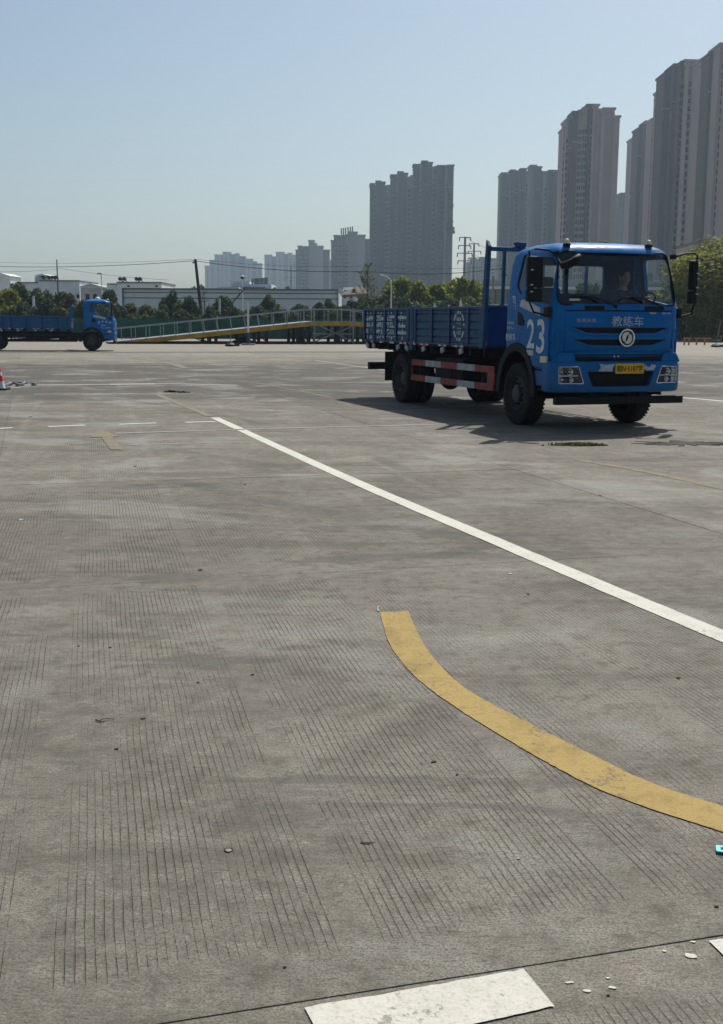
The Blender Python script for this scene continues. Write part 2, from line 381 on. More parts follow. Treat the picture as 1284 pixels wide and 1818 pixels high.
# ------------------------------------------------------------------ ground, slabs, markings
def sheet(name, poly, z, mat, kind='structure'):
    me = bpy.data.meshes.new(name); me.from_pydata([(x, y, z) for x, y in poly], [], [tuple(range(len(poly)))]); me.materials.append(mat)
    return tag(link(bpy.data.objects.new(name, me)), kind=kind)
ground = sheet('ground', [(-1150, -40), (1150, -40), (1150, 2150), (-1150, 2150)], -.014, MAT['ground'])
joint = sheet('joint_filler', [tuple((EU * a + EV * b).to_2d()) for a, b in ((-33, -7), (33, -7), (33, 62), (-33, 62))], -.007, MAT['joint'])
joint.parent = ground
gx, gy = (SUD - .0022) / 2, (SVD - .0022) / 2
def slab_mesh(seed):
    rnd = random.Random(seed); b = .0012
    # edge points chipped a little so that the joints are not ruler-straight
    per = []
    for (x0, y0, x1, y1) in ((-gx, -gy, gx, -gy), (gx, -gy, gx, gy), (gx, gy, -gx, gy), (-gx, gy, -gx, -gy)):
        for k in range(7):
            f = k / 7; per.append((x0 + (x1 - x0) * f, y0 + (y1 - y0) * f))
    top = []; low = []
    for x, y in per:
        i = b + abs(rnd.gauss(0, .0016))
        top.append((x - math.copysign(i, x) * (abs(x) > gx - .01), y - math.copysign(i, y) * (abs(y) > gy - .01), 0)); low.append((x, y, -.006))
    n = len(per); bot = [(x, y, -.012) for x, y in per]
    me = bpy.data.meshes.new('concrete_slab')
    me.from_pydata(top + low + bot, [], [tuple(range(n))] + [(n * r + (i + 1) % n, n * r + i, n * (r + 1) + i, n * (r + 1) + (i + 1) % n) for r in range(2) for i in range(n)])
    bm = bmesh.new(); bm.from_mesh(me); bmesh.ops.recalc_face_normals(bm, faces=bm.faces); bm.to_mesh(me); bm.free()
    me.materials.append(MAT['slab']); return me
slabs = [slab_mesh(i) for i in range(4)]; rnd = random.Random(4)
for j in range(-1, 13):
    for i in range(-7, 7):
        cu = SU0 + SUD * (i + .5); cv = SV0 + SVD * (j + .5)
        p = EU * cu + EV * cv
        if p.y < -6 or abs(p.x) > 5 + .40 * max(p.y, 4) or cv > 61 or abs(cu) > 33: continue
        o = bpy.data.objects.new('concrete_slab', slabs[rnd.randrange(4)]); o.location = (p.x, p.y, rnd.uniform(-.002, 0)); o.rotation_euler = (0, 0, -TH)
        link(o, ground)

MARKZ = [.004]
def strip(name, left, right, mat, n=40, jit=.0012, z=None):
    """painted strip between two pixel-traced edges, laid on the slabs"""
    rd = random.Random(len(left) * 7 + int(left[0][0]))
    def dense(pts):
        P = [gp(*q) if not isinstance(q, Vector) else q for q in pts]; out = []
        if len(P) == 2: return [P[0].lerp(P[1], i / n) for i in range(n + 1)]
        for i in range(len(P) - 1):
            p0 = P[max(i - 1, 0)]; p1 = P[i]; p2 = P[i + 1]; p3 = P[min(i + 2, len(P) - 1)]
            for k in range(14):
                t = k / 14; out.append(.5 * ((2 * p1) + (p2 - p0) * t + (2 * p0 - 5 * p1 + 4 * p2 - p3) * t * t + (-p0 + 3 * p1 - 3 * p2 + p3) * t ** 3))
        out.append(P[-1]); return out
    L, Rr = dense(left), dense(right); m = len(L); zz = z if z is not None else .003
    vs = [(p.x + rd.gauss(0, jit), p.y + rd.gauss(0, jit), zz) for p in L] + [(p.x + rd.gauss(0, jit), p.y + rd.gauss(0, jit), zz) for p in Rr]
    me = bpy.data.meshes.new(name); me.from_pydata(vs, [], [(i, i + 1, m + i + 1, m + i) for i in range(m - 1)]); me.materials.append(mat)
    bm = bmesh.new(); bm.from_mesh(me); bmesh.ops.recalc_face_normals(bm, faces=bm.faces)
    if sum(f.normal.z for f in bm.faces) < 0: bmesh.ops.reverse_faces(bm, faces=bm.faces)
    bm.to_mesh(me); bm.free()
    return tag(link(bpy.data.objects.new(name, me)), kind='structure')
def line(name, pts, w, mat, z=None, jit=.002):
    P = [gp(*q) for q in pts]; L = []; Rr = []
    for i, p in enumerate(P):
        d = (P[min(i + 1, len(P) - 1)] - P[max(i - 1, 0)]); d.z = 0; d.normalize(); s = Vector((-d.y, d.x, 0)) * (w / 2)
        L.append(p + s); Rr.append(p - s)
    return strip(name, L, Rr, mat, jit=jit, z=z)
line('white_lane_line', [(381, 741.5), (610, 846), (890, 965), (1120, 1062), (1330, 1149), (1560, 1240), (1900, 1372)], .155, MAT['mwhite'])
strip('yellow_curve_marking', [(675, 1087), (690, 1140), (730, 1195), (800, 1250), (900, 1313), (1000, 1370), (1100, 1417), (1290, 1480), (1420, 1515)],
      [(725, 1085), (745, 1130), (775, 1175), (830, 1225), (930, 1280), (1040, 1335), (1150, 1388), (1290, 1434), (1420, 1463)], MAT['myellow'])
strip('white_dash_marking', [(541, 1790), (735, 1757), (930, 1722)], [(585, 1872), (785, 1832), (984, 1788)], MAT['mwhite'], z=.0035)
strip('white_dash_marking', [(1258, 1672), (1420, 1645)], [(1290, 1704), (1480, 1690)], MAT['mwhite'], z=.0035)
for a, b in (((-40, 763), (23, 759.5)), ((85, 757.5), (152, 755)), ((211, 753.5), (278, 751)), ((330, 750), (382, 748.5))):
    line('white_dash_marking', [a, b], .13, MAT['mwhite'])
line('thin_white_line', [(205, 769.5), (480, 761), (640, 757), (870, 751)], .1, MAT['mthin'])
line('faded_yellow_line', [(373, 739), (275, 698.5)], .15, MAT['mfaded'])
line('faded_yellow_line', [(272, 698.5), (60, 700)], .12, MAT['mthin'])
line('faded_yellow_line', [(330, 653), (285, 642), (190, 628), (120, 620)], .3, MAT['mfaded'])
line('faded_yellow_line', [(445, 678), (520, 692), (590, 706)], .07, MAT['mfaded'])
line('faded_yellow_line', [(1030, 817), (1160, 840), (1330, 878)], .14, MAT['mfaded'])
line('white_line', [(1120, 703), (1210, 706), (1330, 717)], .16, MAT['mwhite'])
line('white_line', [(1150, 712), (1230, 711), (1330, 720)], .1, MAT['mthin'])
line('white_line', [(40, 683.5), (160, 683), (300, 681.5), (420, 684)], .32, MAT['mthin'])  # long pale streak, a shorter whiter stretch laid over it next
line('white_line', [(195, 682.6), (275, 682)], .3, MAT['mwhite'], z=.007)
line('white_line', [(-30, 694), (30, 688), (40, 685)], .12, MAT['mthin'])
line('white_line', [(560, 640), (760, 668)], .14, MAT['mthin'])
line('white_line', [(230, 790), (420, 785)], .07, MAT['mthin'])
ap = [gp(*q) for q in ((196, 798.5), (220, 799.5), (200, 776.5), (213, 775), (177, 762.5), (159, 777), (180, 776.5))]
me = bpy.data.meshes.new('arrow_marking'); me.from_pydata([(p.x, p.y, .006) for p in ap], [], [(0, 1, 2, 6), (3, 4, 2), (6, 2, 4), (6, 4, 5)]); me.materials.append(MAT['mfaded'])
bm = bmesh.new(); bm.from_mesh(me)
for f in bm.faces:
    f.normal_update()
    if f.normal.z < 0: f.normal_flip()
bm.to_mesh(me); bm.free()
tag(link(bpy.data.objects.new('arrow_marking', me)), kind='structure')

# ------------------------------------------------------------------ haze
hz = bpy.data.materials.new('haze_air'); hz.use_nodes = True; t = hz.node_tree; t.nodes.clear()
vo = t.nodes.new('ShaderNodeVolumePrincipled'); ou = t.nodes.new('ShaderNodeOutputMaterial')
vo.inputs['Color'].default_value = (.66, .84, 1, 1); vo.inputs['Density'].default_value = .00025; vo.inputs['Anisotropy'].default_value = .35
t.links.new(vo.outputs[0], ou.inputs['Volume'])
tag(MB().box((0, 1060, 64.5), (2400, 2280, 131)).build('haze', hz), kind='stuff')

# ------------------------------------------------------------------ trucks (local: +X forward, +Y the truck's driver side, Z up)
def lerp_tab(tab, z):
    for (a, va), (b, vb) in zip(tab, tab[1:]):
        if z <= b: return va + (vb - va) * max(0, (z - a)) / (b - a)
    return tab[-1][1]
FX = [(.9, 1.22), (1.2, 1.26), (1.55, 1.285), (1.85, 1.275), (1.95, 1.25), (2.35, 1.165), (2.7, 1.075), (2.76, 1.03), (2.82, .95), (2.86, .8), (2.885, .55)]
RX = [(.9, -.43), (2.55, -.43), (2.72, -.38), (2.82, -.28), (2.885, .0)]
HW = [(.9, 1.1), (1.2, 1.13), (1.95, 1.13), (2.35, 1.085), (2.7, 1.035), (2.77, .99), (2.82, .92), (2.86, .8), (2.885, .55)]
BOW = .10
def ring(z, off=0.0, rc=.24):
    f, r, w = lerp_tab(FX, z) - off, lerp_tab(RX, z) + off, lerp_tab(HW, z) - off
    rc = min(rc, w * .6, (f - r) * .4); rr = min(.07, w * .3); out = []
    bowx = lambda y: f - BOW * (y / w) ** 2
    for k in range(5):   # rear corner, truck's right
        t = math.pi * 1.5 - math.pi / 2 * (1 - k / 4); out.append((r + rr + rr * math.cos(t), -w + rr + rr * math.sin(t)))
    xs = bowx(w - rc) - rc
    for k in range(1, 9): out.append((r + rr + (xs - r - rr) * k / 9, -w))
    for k in range(9):
        t = -math.pi / 2 + math.pi / 2 * k / 8 * .93; out.append((xs + rc * math.cos(t), -w + rc + rc * math.sin(t)))
    for k in range(1, 12):
        y = -(w - rc) + 2 * (w - rc) * k / 12; out.append((bowx(y), y))
    half = out[:22]
    return out + [(x, -y) for x, y in half[::-1]]
def cab_solid(off, zs, mat, name):
    mb = MB(); n = None
    for z in zs:
        r = ring(z if not off else min(z + off * .0, 2.885), off); n = len(r)
        mb.v += [(x, y, z - (off if z > 2.5 else 0) * ((z - 2.5) / .385 if z > 2.5 else 0)) for x, y in r]
    for i in range(len(zs) - 1):
        mb.f += [(i * n + k, i * n + (k + 1) % n, (i + 1) * n + (k + 1) % n, (i + 1) * n + k) for k in range(n)]
    mb.f += [tuple(range(n))[::-1], tuple((len(zs) - 1) * n + k for k in range(n))]
    return mb.build(name, mat)
def rounded(poly, r, n=5):
    out = []; m = len(poly)
    for i in range(m):
        p0, p, p1 = (Vector(poly[j % m]) for j in (i - 1, i, i + 1))
        a = (p0 - p).normalized(); b = (p1 - p).normalized(); rr = min(r, (p0 - p).length * .45, (p1 - p).length * .45)
        A, B = p + a * rr, p + b * rr
        for k in range(n + 1):
            t = k / n; q = A * (1 - t) ** 2 + p * 2 * t * (1 - t) + B * t * t; out.append(tuple(q))
    return out
def frontx(y, z): return lerp_tab(FX, z) - BOW * (y / lerp_tab(HW, z)) ** 2

def text_mesh(s, bold=0.0):
    cu = bpy.data.curves.new('t', 'FONT'); cu.body = s; cu.size = 1; cu.offset = bold; cu.resolution_u = 4
    o = bpy.data.objects.new('t', cu); COL.objects.link(o); me = baked(o); bpy.data.objects.remove(o); bpy.data.curves.remove(cu); return me
def lettering(name, s, w, h, org, ax, ay, mat, parent, conform=None, bold=0.0, gaps=None, proud=.004):
    """flat print fitted into a w x h field whose lower corner is org; gaps = bands (in the field's own height) left out between ridges"""
    me = text_mesh(s, bold)
    co = np.empty(len(me.vertices) * 3); me.vertices.foreach_get('co', co); co = co.reshape(-1, 3)
    lo, hi = co.min(0), co.max(0); k = np.array([w / (hi[0] - lo[0]), h / (hi[1] - lo[1])])
    co[:, :2] = (co[:, :2] - lo[:2]) * k; co[:, 2] = 0; me.vertices.foreach_set('co', co.ravel())
    if gaps:
        bm = bmesh.new(); bm.from_mesh(me)
        for a, b in gaps:
            for z in (a, b):
                bmesh.ops.bisect_plane(bm, geom=bm.verts[:] + bm.edges[:] + bm.faces[:], plane_co=(0, z, 0), plane_no=(0, 1, 0), dist=1e-5)
        kill = [f for f in bm.faces if any(a < f.calc_center_median().y < b for a, b in gaps)]
        bmesh.ops.delete(bm, geom=kill, context='FACES'); bm.to_mesh(me); bm.free()
    ax, ay, org = Vector(ax), Vector(ay), Vector(org); an = ax.cross(ay)
    for v in me.vertices:
        p = org + ax * v.co.x + ay * v.co.y
        if conform: p = conform(p)
        v.co = p + an * proud
    me.materials.clear(); me.materials.append(mat); me.name = name
    return link(bpy.data.objects.new(name, me), parent)
SX, SZ, FY = (1, 0, 0), (0, 0, 1), (0, 1, 0)

ZB0, ZB1 = 1.24, 1.91           # bed side panel, bottom and top
GROOVES = [1.365, 1.505, 1.645, 1.785]
def make_truck():
    T = empty('flatbed_truck')
    P = MAT['paint']
    # --- cab shell with real window openings
    zs = [.93, 1.05, 1.2, 1.4, 1.55, 1.7, 1.85, 1.95, 2.1, 2.35, 2.55, 2.68, 2.73, 2.77, 2.8, 2.83, 2.86, 2.875, 2.885]
    cab = cab_solid(0, zs, P, 'cab')
    inner = cab_solid(.055, [1.12, 1.2, 1.4, 1.55, 1.7, 1.85, 1.95, 2.1, 2.35, 2.55, 2.68, 2.77, 2.83], MAT['interior'], 'inner')
    SIDEW = rounded([(.24, 2.03), (1.07, 1.9), (1.0, 2.5), (.92, 2.64), (.24, 2.65)], .06)
    QW = rounded([(-.13, 2.22), (.07, 2.07), (.13, 2.12), (.17, 2.7), (-.03, 2.71)], .05)
    WS = rounded([(-1.03, 1.93), (1.03, 1.93), (1.0, 2.3), (.94, 2.705), (-.94, 2.705), (-1.0, 2.3)], .11)
    RWS = [rounded([(a, 2.12), (b, 2.12), (b, 2.57), (a, 2.57)], .05) for a, b in ((-.66, -.1), (-.03, .64))]
    cs = [inner, MB().prism(WS, .62, 1.7, 'X').build('c', P), *[MB().prism(q, -.7, -.2, 'X').build('c', P) for q in RWS]]
    for sg in (-1, 1):
        cs += [MB().prism(SIDEW, sg * .85, sg * 1.5).build('c', P), MB().prism(QW, sg * .85, sg * 1.5).build('c', P)]
    arch = [(.63 * math.cos(t), .53 + .73 * math.sin(t)) for t in np.linspace(math.pi, 0, 17)]
    arch = [(-.63, .5)] + arch + [(.63, .5)]
    cs.append(MB().prism([(x * .93 + .01, z) for x, z in arch], -1.4, 1.4).build('c', MAT['black']))
    cut(cab, cs); cab.parent = T; cab.data.name = 'cab'; smoothed(cab.data, 30)
    # glass
    def pane(name, poly, fn, mat):
        vs = [fn(a, b) for a, b in poly]; cx = sum(a for a, b in poly) / len(poly); cz = sum(b for a, b in poly) / len(poly)
        mb = MB(); n = len(poly); K = 4
        for k in range(1, K + 1): mb.v += [fn(cx + (a - cx) * k / K, cz + (b - cz) * k / K) for a, b in poly]
        mb.v.append(fn(cx, cz)); c = len(mb.v) - 1
        for k in range(K - 1): mb.f += [(k * n + i, k * n + (i + 1) % n, (k + 1) * n + (i + 1) % n, (k + 1) * n + i) for i in range(n)]
        mb.f += [(c, i, (i + 1) % n) for i in range(n)]
        return mb.build(name, mat, cab, smooth=60)
    def wsx(y, z):
        f, w = lerp_tab(FX, z), lerp_tab(HW, z); rc = .24; e = w - rc; b = f - BOW * (min(abs(y), e) / w) ** 2
        if abs(y) > e: b -= rc - math.sqrt(max(0, rc * rc - (abs(y) - e) ** 2))
        return b
    pane('windscreen', WS, lambda y, z: (wsx(y, z) - .018, y, z), MAT['glass'])
    for RW in RWS: pane('rear_window', RW, lambda y, z: (-.405, y, z), MAT['glass'])
    for sg in (-1, 1):
        pane('side_window', SIDEW, lambda x, z: (x, sg * (lerp_tab(HW, z) - .03), z), MAT['glassside'])
        pane('quarter_window', QW, lambda x, z: (x, sg * (lerp_tab(HW, z) - .022), z), MAT['glassdark'])
    # black windscreen gasket
    g = MB(); loop = [(wsx(y, z) - .002, y, z) for y, z in rounded([(-1.035, 1.915), (1.035, 1.915), (1.003, 2.3), (.945, 2.72), (-.945, 2.72), (-1.003, 2.3)], .12, 8)]
    g.tube(loop + [loop[0]], .017, 6); g.build('window_gasket', MAT['black'], cab, smooth=60)
    # door panels with seam, handle recess
    DOOR = rounded([(-.06, 1.33), (.2, 1.33), (.42, 1.22), (.58, .96), (1.07, .96), (1.09, 1.89), (.2, 2.0), (-.06, 2.02)], .05)
    for sg in (-1, 1):
        d = MB().prism(DOOR, sg * 1.12, sg * 1.141).build('door', P, T, bevel=.008)
        for mod in (): pass
        hb = [(.03, 1.82), (.16, 1.79), (.25, 1.71), (.29, 1.59), (.04, 1.6)]
        h = MB().prism(rounded(hb, .03), sg * 1.135, sg * 1.1435).build('handle_recess', MAT['black'], d)
        MB().bar((.06, sg * 1.15, 1.66), (.25, sg * 1.15, 1.66), .02, .035).build('door_handle', MAT['black'], h.parent, bevel=.005)
        MB().prism(rounded([(.09, 1.9), (.8, 1.74), (.8, 1.865), (.28, 2.0), (.14, 2.0)], .02), sg * 1.138, sg * 1.1445).build('door_trim', MAT['silver'], d)  # low door glass as a solid panel, its bright reflection painted in silver
        MB().box((.98, sg * 1.15, 1.085), (.19, .05, .1)).build('side_lamp', MAT['amber'], T, bevel=.012)
        # mud guard lip round the front arch, inner liner, step
        lip = MB(); oa = [(x, z) for x, z in arch]
        pts = [(x * 1.0, sg * 1.13, z) for x, z in oa]
        for i in range(len(pts) - 1):
            p, q = Vector(pts[i]), Vector(pts[i + 1]); lip.bar(p, q + (q - p) * .15, .13, .05, up=(0, sg, 0.001))
        lip.build('mudguard', MAT['black'], T, smooth=50, bevel=.006)
        ln = MB()
        for i in range(len(oa) - 1):
            (x0, z0), (x1, z1) = oa[i], oa[i + 1]
            ln.hexa([(x0, sg * .62, z0), (x1, sg * .62, z1), (x1, sg * 1.1, z1), (x0, sg * 1.1, z0), (x0, sg * .62, z0 + .02), (x1, sg * .62, z1 + .02), (x1, sg * 1.1, z1 + .02), (x0, sg * 1.1, z0 + .02)])
        ln.build('wheel_liner', MAT['black'], T)
        MB().box((.82, sg * 1.04, .79), (.48, .16, .24)).build('step_panel', MAT['paint'], T, bevel=.02)
        MB().box((.84, sg * 1.0, .62), (.5, .2, .05)).build('step', MAT['black'], T, bevel=.01)
    # --- bonnet panel with two air slots
    ys = np.linspace(-.93, .93, 25); zz = [1.2, 1.24, 1.3, 1.4, 1.5, 1.6, 1.7, 1.78, 1.81]; bul = [.0, .028, .04, .042, .04, .036, .03, .02, .0]
    bo = MB(); ny, nz = len(ys), len(zz)
    side = lambda y: min(1, (0.95 - abs(y)) / .05) if abs(y) > .9 else 1
    bo.v = [(frontx(y, z) + b * side(y), y, z) for z, b in zip(zz, bul) for y in ys] + [(frontx(y, z) - .05, y, z) for z in zz for y in ys]
    K = ny * nz
    bo.f = [(i * ny + k, i * ny + k + 1, (i + 1) * ny + k + 1, (i + 1) * ny + k) for i in range(nz - 1) for k in range(ny - 1)]
    bo.f += [tuple(K + q for q in f[::-1]) for f in bo.f[:]]
    bo.f += [(k, K + k, K + k + 1, k + 1) for k in range(ny - 1)] + [(K - ny + k, K - ny + k + 1, 2 * K - ny + k + 1, 2 * K - ny + k) for k in range(ny - 1)]
    bo.f += [(i * ny, (i + 1) * ny, K + (i + 1) * ny, K + i * ny) for i in range(nz - 1)] + [(i * ny + ny - 1, K + i * ny + ny - 1, K + (i + 1) * ny + ny - 1, (i + 1) * ny + ny - 1) for i in range(nz - 1)]
    bon = bo.build('bonnet', P)
    sl = []
    for z1, z0, wt_, wb in ((1.575, 1.49, .84, .62), (1.395, 1.305, .8, .58)):
        sl.append(MB().prism([(-wb, z0), (wb, z0), (wt_, z1), (-wt_, z1)], 1.0, 1.6, 'X').build('c', MAT['black']))
    cut(bon, sl); bon.parent = T; smoothed(bon.data, 30)
    bk = MB()
    for z0, z1 in ((1.285, 1.41), (1.47, 1.59)):
        for k in range(len(ys) - 3):
            y0, y1 = ys[k + 1], ys[k + 2]; bk.hexa([(frontx(y0, z0) + .01, y0, z0), (frontx(y1, z0) + .01, y1, z0), (frontx(y1, z0) - .01, y1, z0), (frontx(y0, z0) - .01, y0, z0), (frontx(y0, z1) + .01, y0, z1), (frontx(y1, z1) + .01, y1, z1), (frontx(y1, z1) - .01, y1, z1), (frontx(y0, z1) - .01, y0, z1)])
    bk.build('grille_mesh', MAT['black'], bon)
    for z, wt_, wb in ((1.475, .86, .6), (1.29, .82, .56)):      # sloping lips under the slots
        pts = [(-wt_, z + .085), (-wb, z), (0, z - .012), (wb, z), (wt_, z + .085)]
        L = []
        for (a, b), (c, d) in zip(pts, pts[1:]):
            for k in range(6): L.append((a + (c - a) * k / 6, b + (d - b) * k / 6))
        L.append(pts[-1])
        MB().tube([(frontx(y, zq) + .03, y, zq) for y, zq in L], .024, 8).build('grille_bar', P, bon, smooth=60)
    # corner air deflectors
    for sg in (-1, 1):
        arc = [Vector((wsx(sg * a, 1.4) + .006, sg * a, z)) for a, z in ((.97, 1.25), (.97, 1.52), (1.0, 1.56), (1.04, 1.56), (1.07, 1.5), (1.08, 1.25))]
        MB().tube(arc, .012, 6, cap=True).build('corner_seam', P, T, smooth=60)
    # cowl strip, vents, wipers
    cw = MB()
    for k in range(len(ys) - 1):
        y0, y1 = ys[k], ys[k + 1]; x0, x1 = frontx(y0, 1.85) + .002, frontx(y1, 1.85) + .002
        cw.hexa([(x0, y0, 1.818), (x1, y1, 1.818), (x1 - .04, y1, 1.818), (x0 - .04, y0, 1.818), (x0 + .006, y0, 1.838), (x1 + .006, y1, 1.838), (x1 - .04, y1, 1.838), (x0 - .04, y0, 1.838)])
    cw.build('cowl_seam', MAT['black'], T)
    for y0, y1 in ((-.62, -.3), (.42, .78)):
        v = MB()
        for k in range(6):
            a, b = y0 + (y1 - y0) * k / 6, y0 + (y1 - y0) * (k + 1) / 6; v.hexa([(frontx(a, 1.87) - .02, a, 1.842), (frontx(b, 1.87) - .02, b, 1.842), (frontx(b, 1.87) + .012, b, 1.842), (frontx(a, 1.87) + .012, a, 1.842), (frontx(a, 1.9) - .02, a, 1.9), (frontx(b, 1.9) - .02, b, 1.9), (frontx(b, 1.9) + .012, b, 1.9), (frontx(a, 1.9) + .012, a, 1.9)])
        v.build('cowl_vent', MAT['black'], T)
    for piv, tip in ((-.1, -.85), (.72, .02)):
        w = MB(); n = 7; L = []
        for k in range(n):
            t = k / (n - 1); y = piv + (tip - piv) * t; z = 1.9 + .14 * math.sin(t * 2.2); L.append((wsx(y, max(z, 1.93)) + .03, y, z))
        w.tube(L[:4], .014, 6, .009); w.tube(L[2:], .011, 6, .008); w.tube([(L[0][0] - .06, piv, 1.875), L[0]], .028, 8)
        w.build('wiper', MAT['black'], T, smooth=60)
    # --- bumper, wrapped round the corners
    def bpath(off):
        out = []; w = 1.15 - off; f = 1.36 - off; rc = .2
        bx = lambda y: f - .1 * (y / w) ** 2
        e = w - rc; xs = bx(e) - rc
        out.append((.93, -w)); out.append((xs - .03, -w))
        for k in range(7): t = -math.pi / 2 + math.pi / 2 * k / 6 * .95; out.append((xs + rc * math.cos(t), -e + rc * math.sin(t)))
        for k in range(1, 14): y = -e + 2 * e * k / 14; out.append((bx(y), y))
        return out + [(x, -y) for x, y in out[:9][::-1]]
    prof = [(.05, .585), (.012, .6), (0, .64), (0, 1.0), (.012, 1.05), (.05, 1.065)]
    bp = MB(); rings = [[(x, y, z) for x, y in bpath(o)] for o, z in prof] + [[(x, y, z) for x, y in bpath(.1)] for z in (1.065, .585)]
    n = len(rings[0])
    for r in rings: bp.v += r
    R_ = len(rings)
    bp.f = [(i * n + k, i * n + k + 1, ((i + 1) % R_) * n + k + 1, ((i + 1) % R_) * n + k) for i in range(R_) for k in range(n - 1)]
    bp.f += [tuple(i * n for i in range(R_)), tuple(i * n + n - 1 for i in range(R_))[::-1]]
    bum = bp.build('bumper', P)
    cs = [MB().prism(rounded([(-.5, .68), (.5, .68), (.59, .91), (-.59, .91)], .04), 1.0, 1.6, 'X').build('c', P)]
    HL = lambda sg: rounded([(sg * 1.05, .725), (sg * .64, .725), (sg * .73, .985), (sg * 1.05, .985)], .025)
    for sg in (-1, 1): cs.append(MB().prism(HL(sg), .9, 1.7, 'X').build('c', P))
    cut(bum, cs); bum.parent = T; smoothed(bum.data, 30)
    bfx = lambda y: 1.36 - .1 * (y / 1.15) ** 2 - (0 if abs(y) < .95 else .2 - math.sqrt(max(0, .04 - (abs(y) - .95) ** 2)))
    for sg in (-1, 1):
        hp = MB().prism(rounded([(sg * .74, 1.05), (sg * .8, 1.19), (sg * 1.02, 1.19), (sg * 1.1, 1.05)], .03), 1.0, bfx(.95) - .03, 'X').build('bumper_horn', P, bum, bevel=.02)
        hl = MB()
        hq = HL(sg); hl.prism(hq, bfx(1.0) - .12, bfx(1.0) - .055, 'X')
        lamp = hl.build('headlight', MAT['bowl'], bum)
        rm = MB(); lp = [(bfx(y) - .006, y, z) for y, z in hq]; rm.tube(lp + [lp[0]], .012, 6); rm.build('lamp_frame', MAT['chrome'], bum, smooth=60)
        rf = MB()
        for y, z, r in ((sg * .86, .905, .062), (sg * .97, .905, .045), (sg * .84, .785, .05), (sg * .95, .785, .05)):
            rf.lathe([(r, .04), (r * .95, .025), (r * .6, .005), (.012, 0)], 20, 'X', (bfx(y) - .062, y, z)); rf.lathe([(r * .3, 0), (r * .3, .03), (.002, .045)], 12, 'X', (bfx(y) - .06, y, z))
        rf.box((bfx(.85) - .045, sg * .86, .845), (.03, .36, .012)); rf.build('reflector', MAT['chrome'], bum, smooth=40)
        ln = MB(); c = len(hq); ln.v = [(bfx(y) - .012, y, z) for y, z in hq]; ln.f = [tuple(range(c))]; ln.build('lens', MAT['lens'], bum)
    MB().box((1.1, 0, .86), (.3, 1.9, .5)).build('lower_grille', MAT['black'], T)
    gs = MB()
    for k in range(5): gs.box((1.262, 0, .7 + k * .05), (.02, 1.1, .012))
    for k in range(3): gs.box((1.25, 0, 1.09 + k * .035), (.03, 1.5, .012))
    gs.build('grille_slats', MAT['black'], T, kind='stuff')
    MB().box((1.27, .02, .465), (.12, 2.24, .115)).build('underrun_bar', MAT['black'], T, bevel=.012)
    for sg in (-1, 1): MB().box((1.2, sg * .45, .56), (.1, .12, .22)).build('bar_bracket', MAT['chassis'], T)
    for yy in (-.1, -.03): MB().tube([(1.27, yy, 1.137), (1.285, yy, 1.137)], .013, 10).build('tow_pin', MAT['white'], T)
    # --- emblem: ring with two swallow wings
    ex = frontx(.08, 1.42) + .05; E_ = MB(); rg = [(ex, .08 + .125 * math.cos(t), 1.42 + .125 * math.sin(t)) for t in np.linspace(0, 2 * math.pi, 37)]
    E_.tube(rg, .017, 8); em = E_.build('emblem', MAT['chrome'], bon, smooth=60)
    MB().lathe([(.12, -.01), (.12, .004), (.0, .004)], 36, 'X', (ex - .01, .08, 1.42)).build('emblem_plate', MAT['black'], bon)
    for sg in (1, -1):
        o_, i_ = [], []
        for k in range(15):
            t = rad(205 - 195 * k / 14); o_.append((.105 * math.cos(t), .118 * math.sin(t)))
            tt = rad(205 - 195 * k / 14); q = .118 - .075 * math.sin(math.pi * (k / 14) ** .8); i_.append((.03 * (1 - k / 14) + q * math.cos(tt) * .88, q * math.sin(tt) - .012))
        wing = MB(); a_ = rad(28 if sg > 0 else 208)
        rot = lambda p: (p[0] * math.cos(a_) - p[1] * math.sin(a_), p[0] * math.sin(a_) + p[1] * math.cos(a_))
        m = len(o_)
        for dx in (.0, .014): wing.v += [(ex + dx - .004, .08 + rot(p)[0] * .8, 1.42 + rot(p)[1] * .8) for p in o_ + i_]
        wing.f = [(k, k + 1, m + k + 1, m + k) for k in range(m - 1)] + [(2 * m + k, 3 * m + k, 3 * m + k + 1, 2 * m + k + 1) for k in range(m - 1)]
        wing.f += [(k, 2 * m + k, 2 * m + k + 1, k + 1) for k in range(m - 1)] + [(m + k, m + k + 1, 3 * m + k + 1, 3 * m + k) for k in range(m - 1)]
        wing.build('emblem_wing', MAT['chrome'], bon)
    # --- roof lamps, aerial, mirrors
    for y in (-.78, .66):
        lp = MB(); lp.lathe([(.05, 0), (.048, .03), (.036, .034), (.036, .068), (.024, .08), (.002, .083)], 16, 'Z', (.9, y, 2.845 if abs(y) < .7 else 2.825)); o = lp.build('roof_lamp', MAT['amber'], T, smooth=50)
        MB().lathe([(.06, -.03), (.06, .01), (.04, .016)], 16, 'Z', (.9, y, 2.845 if abs(y) < .7 else 2.825)).build('lamp_base', MAT['black'], o)
    MB().tube([(.55, .3, 2.875), (.35, .1, 2.93)], .008, 6).build('aerial', MAT['black'], T)
    for sg in (-1, 1):
        yb = -1.43 if sg < 0 else 1.345; mw = .25 if sg < 0 else .13; m = MB(); m.box((1.13, yb, 2.39), (.11, mw, .46)); hm = m.build('mirror', MAT['black'], T, bevel=.03)
        MB().box((1.13, yb, 2.05), (.12, mw, .2)).build('lower_mirror', MAT['black'], hm, bevel=.03)
        a = MB(); a.tube([(1.02, sg * 1.0, 2.66), (1.1, sg * 1.2, 2.72), (1.13, yb, 2.73), (1.14, yb + sg * mw * .4, 2.7), (1.14, yb + sg * mw * .4, 2.0), (1.13, yb, 1.8), (1.08, sg * 1.15, 1.74)], .016, 8)
